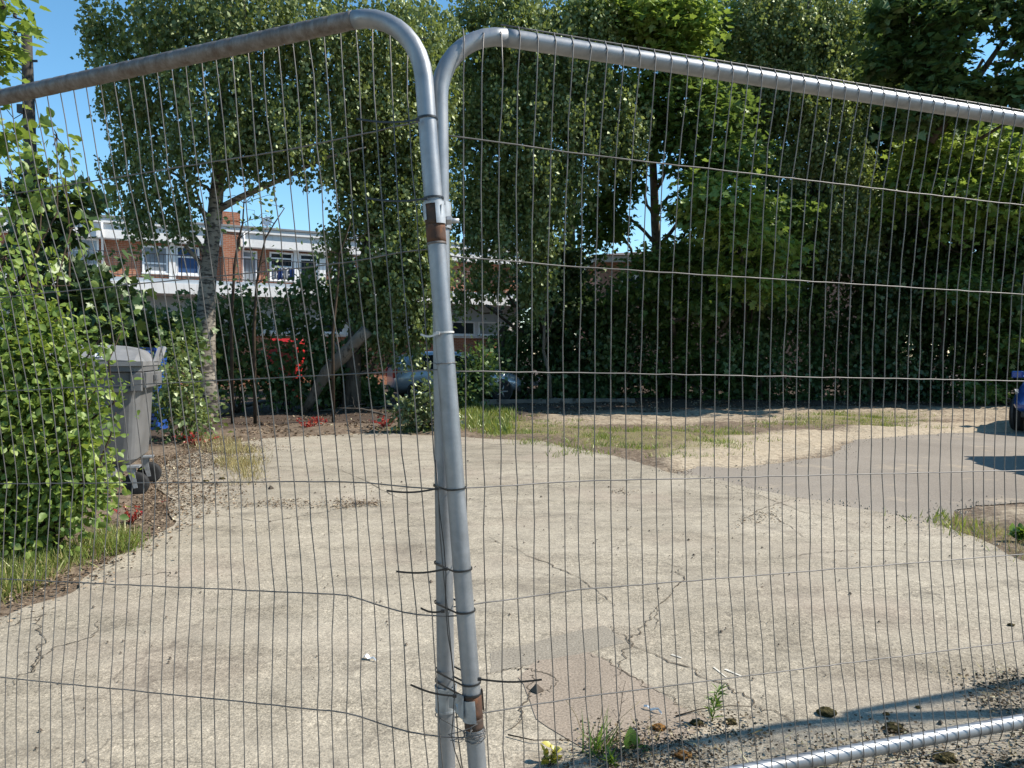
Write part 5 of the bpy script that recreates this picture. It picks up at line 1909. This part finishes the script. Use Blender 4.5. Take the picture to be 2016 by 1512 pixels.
def litter(name, pts, size, mat, z0=.012, up=.5):
    n = len(pts)
    N = rng.normal(0, up, (n, 3))
    N[:, 2] = 1
    D = rng.normal(0, 1, (n, 3))
    D[:, 2] *= .25
    P = np.column_stack([pts, z0 + rng.random(n) * .02])
    return tag(leaf_mesh(name, P, D, N, size * rng.uniform(.45, 1.3, n), T_DIA, M[mat]), kind='stuff')


LIT = [gp([(-40, 1230), (130, 1170), (250, 1090), (330, 1040), (430, 1000), (400, 940), (500, 880), (400, 860), (300, 900), (240, 960), (240, 1040), (60, 1110), (-40, 1130)])]
o = litter('leaf_litter', clump(scat(LIT, 1500, .25), 12000, .11), .026, 'lf_litter')
tag(o, 'brown dead leaves heaped along the left edge of the slab by the bin', 'leaf litter')
LIT2 = [gp([(300, 905), (430, 860), (520, 862), (760, 855), (900, 842), (900, 800), (560, 806), (330, 850)]), gp([(920, 832), (1060, 820), (1500, 806), (1900, 800), (1900, 786), (1300, 788), (940, 800)])]
o = litter('shade_litter', scat(LIT2, 14000, .3), .060, 'lf_litter')
tag(o, 'dead leaves and scraps on the shaded earth under the trees', 'leaf litter')
LIT3 = [gp([(1090, 1512), (1200, 1470), (1330, 1440), (1460, 1415), (1500, 1440), (1400, 1490), (1250, 1530)]), gp([(1560, 1500), (1740, 1450), (1850, 1440), (1800, 1512)]), gp([(1900, 1360), (2030, 1330), (2030, 1500), (1950, 1400)]), gp([(1180, 1540), (1700, 1530), (2030, 1480), (2030, 1620), (1200, 1620)])]
o = litter('fence_litter', clump(scat(LIT3, 300, .05), 6500, .05), .013, 'lf_debris', .014)
tag(o, 'fine brown leaf and moss debris along the foot of the fence', 'leaf litter')
n = 420
pp_ = clump(scat(LIT3, 140, .05), n, .05)
o = leaf_mesh('dry_strands', np.column_stack([pp_, np.full(n, .017) + rng.random(n) * .012]), rng.normal(0, 1, (n, 3)) * np.array([1, 1, .12]), np.tile([0, 0, 1.0], (n, 1)), rng.uniform(.02, .07, n), T_THIN, M['lf_straw'])
tag(o, 'dry straw strands in the debris at the foot of the fence', 'straw', None, 'stuff')
LIT4 = [gp([(440, 1000), (520, 985), (640, 990), (760, 985), (740, 1000), (600, 1003)]), gp([(640, 1000), (745, 990), (740, 1002), (650, 1006)]), gp([(1450, 1040), (1490, 1030), (1560, 985), (1520, 1000)]), gp([(1195, 968), (1245, 968), (1240, 976), (1200, 976)]), gp([(1310, 930), (1345, 925), (1350, 936)])]
o = litter('joint_debris', clump(scat(LIT4, 200, .05), 1500, .05), .018, 'lf_litter', .014)
tag(o, 'brown debris gathered in joints of the slab', 'leaf litter')
o = litter('slab_debris', scat([SLAB[:22]], 70), .018, 'lf_litter', .016)
tag(o, 'loose leaf scraps scattered over the concrete', 'leaf litter')
n = 2600
bp = scat([gp([(60, 1512), (2016, 1512), (1990, 1100), (1400, 950), (520, 870), (60, 1230)])], 620)
V_, T_ = [], []
mb = MB()
for p in bp:
    r = abs(rng.normal(0, .0035)) + .002
    if rng.random() < .012:
        r *= 2.6
    x, y = p
    mb.add([(x - r, y, .0135), (x, y - r, .0135), (x + r * 1.2, y, .0135), (x, y + r, .0135), (x, y, .0135 + r * 1.1)], [(0, 1, 4), (1, 2, 4), (2, 3, 4), (3, 0, 4)])
o = mb.build('grit', m_plain('grit_stone', (.10, .08, .062), .95, 0, .6, 3, .1))
tag(o, 'dark grit and small stones strewn on the concrete', 'grit', None, 'stuff')

mb = MB()
for poly, n_ in ((gp([(1365, 918), (1440, 922), (1527, 913), (1620, 899), (1655, 885), (1690, 866), (1825, 855), (2016, 849)]), 420), (gp([(1330, 935), (1420, 952), (1560, 980), (1700, 1006), (1850, 1038), (1940, 1076), (2016, 1106)]), 420),
                 (gp([(1862, 1036), (1900, 1006), (1918, 995), (2016, 993)]), 220), (gp([(905, 864), (1060, 870), (1200, 899), (1330, 933)]), 260), (gp([(1290, 900), (1400, 880), (1560, 870), (1690, 850), (1850, 838)]), 500)):
    seg = np.linalg.norm(np.diff(poly, axis=0), axis=1)
    for _ in range(n_):
        i = rng.choice(len(seg), p=seg / seg.sum())
        p = poly[i] + (poly[i + 1] - poly[i]) * rng.random() + rng.normal(0, .14, 2)
        r = abs(rng.normal(0, .004)) + .004
        mb.add([(p[0] - r, p[1], .006), (p[0], p[1] - r, .006), (p[0] + r * 1.3, p[1], .006), (p[0], p[1] + r, .006), (p[0] + r * .2, p[1], .006 + r * 1.1)], [(0, 1, 4), (1, 2, 4), (2, 3, 4), (3, 0, 4)])
o = mb.build('gravel', m_plain('pale_gravel', (.30, .25, .185), .95, 0, .5, 3, .1))
tag(o, 'loose pale gravel spilling over the edges of asphalt and slab', 'gravel', None, 'stuff')

# ------------------------------------------------------------------ small single plants and bits on the slab
def plant(name, label, cat, base, nst, h, leaf, size, tmpl, nl, lean=.25, group=None, stem='twig'):
    o = thing(name, (base[0], base[1], 0.0), label, cat, group)
    P, D, N = [], [], []
    mb = MB()
    for s in range(nst):
        e = np.array([rng.normal(0, lean * h), rng.normal(0, lean * h), h * rng.uniform(.6, 1.0)])
        b0 = np.array([rng.normal(0, .01), rng.normal(0, .01), 0])
        pts = bent(b0, e, 6, .08)
        mb.tube(pts, np.linspace(.0025, .001, 6) * (1 + h), 5)
        for k in range(nl):
            t_ = rng.uniform(.15, 1.0)
            q = b0 + (e - b0) * t_
            P.append(q)
            d = rng.normal(0, 1, 3)
            d[2] = abs(d[2]) * .6 + .3
            D.append(d)
            N.append(rng.normal(0, .5, 3) + np.array([0, 0, 1]))
    mb.build('stem', M[stem], o, smooth=True)
    leaf_mesh('foliage', np.array(P), np.array(D), np.array(N), size * rng.uniform(.6, 1.2, len(P)), tmpl, M[leaf], o)
    return o


plant('weed', 'upright green weed with narrow leaves growing through the slab', 'weed', g(1409, 1424), 1, .19, 'lf_weed', .045, T_LANCE, 42, .06, stem='lf_weed')
b = g(1410, 1424)
plant('red_herb', 'small red-leaved herb in the litter beside the bush', 'plant', g(258, 1035), 9, .16, 'lf_red', .030, T_DIA, 12, .5)
plant('red_herb', 'reddish herb in the far litter right of the bin', 'plant', g(385, 880), 9, .22, 'lf_red', .05, T_DIA, 12, .6)
plant('red_herb', 'red herb patch at the shade line left of the posts', 'plant', g(605, 845), 12, .22, 'lf_red', .06, T_DIA, 12, .9)
plant('red_herb', 'red herb patch beside the small pale shrub', 'plant', g(762, 842), 10, .20, 'lf_red', .06, T_DIA, 12, .9)
plant('weed', 'leafy yellow-green seedling at the bottom edge beside the grass', 'weed', g(1082, 1508), 3, .06, 'lf_yellow', .035, T_OVAL, 9, .4)
plant('weed', 'jagged green leaves at the bottom edge between grass and slab', 'weed', g(1200, 1512), 3, .06, 'lf_weed', .045, T_LANCE, 10, .5)
plant('weed', 'small broad green plant right of the grass patch by the slab edge', 'weed', g(2005, 1068), 6, .10, 'lf_weed', .06, T_OVAL, 9, .6)
o = thing('broad_leaf_plant', g(1243, 1480), 'grey-green plant with one upright broad leaf beside the grass tuft', 'weed')
leaf_mesh('foliage', np.array([[0, 0, 0], [.01, 0, .0], [.0, 0, 0]]), np.array([[-.02, .02, 1], [.9, -.2, .35], [-.8, -.3, .3]]), np.array([[0.2, -1, 0], [0, -.3, 1], [0, -.3, 1]]), np.array([.085, .06, .05]), T_OVAL, M['lf_weed'], o)
o = thing('grass_tuft', g(1172, 1490), 'coarse grass tuft with long seed stalks at the fence foot', 'grass tuft')
n = 46
D = np.column_stack([rng.normal(.30, .55, n), rng.normal(0, .35, n), np.ones(n)])
leaf_mesh('foliage', np.column_stack([rng.normal(0, .02, (n, 2)), np.zeros(n)]), D, rng.normal(0, 1, (n, 3)) * np.array([1, 1, .1]), rng.uniform(.05, .17, n), T_THIN, M['lf_weed'], o)
mb = MB()
for e in ((.22, .02, .10), (.02, .0, .24), (-.10, .04, .18), (.16, .05, .17), (.20, 0, .14)):
    mb.tube(bent((0, 0, 0), e, 6, .05, .06), [.0014, .0013, .0012, .0011, .001, .0008], 4)
mb.build('stem', M['lf_straw'], o, smooth=True)
o = thing('dead_stalk', g(1214, 1468), 'thin dry brown stalk standing in front of the reddish patch', 'plant stalk')
mb = MB()
mb.tube([(0, 0, 0), (.0, .0, .06), (.012, 0, .12), (.02, 0, .19), (.03, 0, .23)], [.0016, .0014, .0012, .001, .0006], 5)
for a, e in (((.0, 0, .10), (-.02, 0, .13)), ((.015, 0, .15), (.04, 0, .17)), ((.02, 0, .18), (.005, 0, .21))):
    mb.tube([a, e], [.0008, .0004], 4)
mb.build('stem', M['twig'], o, smooth=True)


def lump(name, label, cat, base, r, mat, group=None, flat=.55):
    bm = bmesh.new()
    bmesh.ops.create_icosphere(bm, subdivisions=3, radius=1)
    for v in bm.verts:
        k = 1 + .18 * math.sin(5 * v.co.x + base[0] * 9) * math.cos(4 * v.co.y + 3 * v.co.z) + rng.normal(0, .05)
        v.co = v.co * k
        v.co.x *= r * 1.25
        v.co.y *= r
        v.co.z = max(v.co.z, -.4) * r * flat
    me = bpy.data.meshes.new(name)
    bm.to_mesh(me)
    bm.free()
    me.materials.append(M[mat])
    o = bpy.data.objects.new(name, me)
    link(o)
    o.location = (base[0], base[1], .010 + r * flat * .35)
    return tag(o, label, cat, group)


MG = 'moss clumps on the slab by the fence'
for (px, py, r, mat, lab) in ((1627, 1410, .030, 'moss', 'round dark moss clump in the shadow corner on the slab'), (1760, 1441, .030, 'moss', 'brownish moss clump just above the bottom rail'), (1297, 1440, .022, 'moss_orange', 'orange-brown moss clump right of the broad leaf'),
                          (1345, 1495, .024, 'moss_orange', 'pale brown moss lump near the left end of the bottom rail'), (1372, 1430, .020, 'moss', 'small dark moss clump left of the upright weed'), (1438, 1428, .018, 'moss', 'small dark moss clump right of the upright weed'),
                          (1808, 1398, .009, 'moss', 'tiny dark moss bit right of the round clump'), (1745, 1411, .010, 'moss_orange', 'tiny brown bit between the two larger moss clumps'), (1990, 1235, .014, 'moss', 'small moss bit near the right edge above the shadow'), (1860, 1500, .03, 'moss', 'moss clump in front of the bottom rail')):
    lump('moss_clump', lab, 'moss', g(px, py), r, mat, MG)
for (px, py, lab) in ((437, 945, 'dark clod of earth on the litter right of the bin'), (405, 950, 'small clod beside the dark one right of the bin'), (735, 1304, None)):
    if lab:
        lump('earth_clod', lab, 'clod', g(px, py), .028, 'moss', 'clods by the bin')
# scraps
for pts, wd, mat, lab, cat, nm in (([(718, 1300), (740, 1306)], .012, 'white', 'small white scrap of litter on the slab left of the posts', 'litter', 'paper_scrap'),
                                   ([(312, 992), (330, 990)], .02, 'lf_red', 'pinkish red crumpled scrap beside the bin wheel', 'litter', 'plastic_scrap'),
                                   ([(0, 1148), (10, 1146)], .014, 'blue_plastic', 'tiny blue scrap in the litter at the left edge', 'litter', 'plastic_scrap'),
                                   ([(1268, 1400), (1303, 1412)], .005, 'white', 'pale split stick lying on the reddish patch', 'stick', 'pale_stick'),
                                   ([(1285, 860), (1300, 858)], .03, 'white', 'white scrap in the grass of the verge', 'litter', 'paper_scrap')):
    a, b = g(*pts[0]), g(*pts[1])
    d = norm(b - a)
    nn = np.array([-d[1], d[0], 0])
    k = 6
    V, fsx = [], []
    for i in range(k):
        p = a + (b - a) * i / (k - 1)
        hgt = .02 + .006 * math.sin(i * 2.1)
        ww = wd * (.6 + .4 * math.sin(i + .6))
        for j, s in enumerate((-1, 0, 1)):
            V.append((p[0] - a[0] + nn[0] * s * ww, p[1] - a[1] + nn[1] * s * ww, hgt + .006 * (j == 1) + rng.normal(0, .002)))
    for i in range(k - 1):
        for j in range(2):
            fsx.append((i * 3 + j, (i + 1) * 3 + j, (i + 1) * 3 + j + 1, i * 3 + j + 1))
    mb = MB()
    mb.add(V, fsx)
    o = mb.build(nm, M[mat])
    o.location = (a[0], a[1], 0)
    md = o.modifiers.new('thick', 'SOLIDIFY')
    md.thickness = .004
    tag(o, lab, cat)
for (pts, lab) in (([(1330, 1418), (1380, 1405), (1440, 1400), (1480, 1403)], 'thin dark twig lying left of the upright weed'), ([(1925, 1352), (1960, 1370), (2000, 1398)], 'brown twig lying beyond the rail at the right edge'),
                   ([(1380, 1500), (1360, 1480), (1335, 1470)], 'short forked twig by the left end of the bottom rail'), ([(1500, 1445), (1480, 1470)], 'pale straw standing by the slab joint'), ([(1000, 1455), (1050, 1468), (1120, 1470)], 'thin curved dead stem on the concrete right of the posts')):
    q = np.array([g(*p) for p in pts])
    b = q[0].copy()
    o = thing('twig', b, lab, 'twig', 'twigs on the slab')
    mb = MB()
    P2 = q - b
    P2[:, 2] = .016 + np.linspace(0, .03 if 'straw' in lab else .008, len(P2))
    mb.tube(P2, np.linspace(.0028, .0012, len(P2)), 5)
    mb.build('stem', M['twig'] if 'straw' not in lab else M['lf_straw'], o, smooth=True)
bpy.context.view_layer.update()
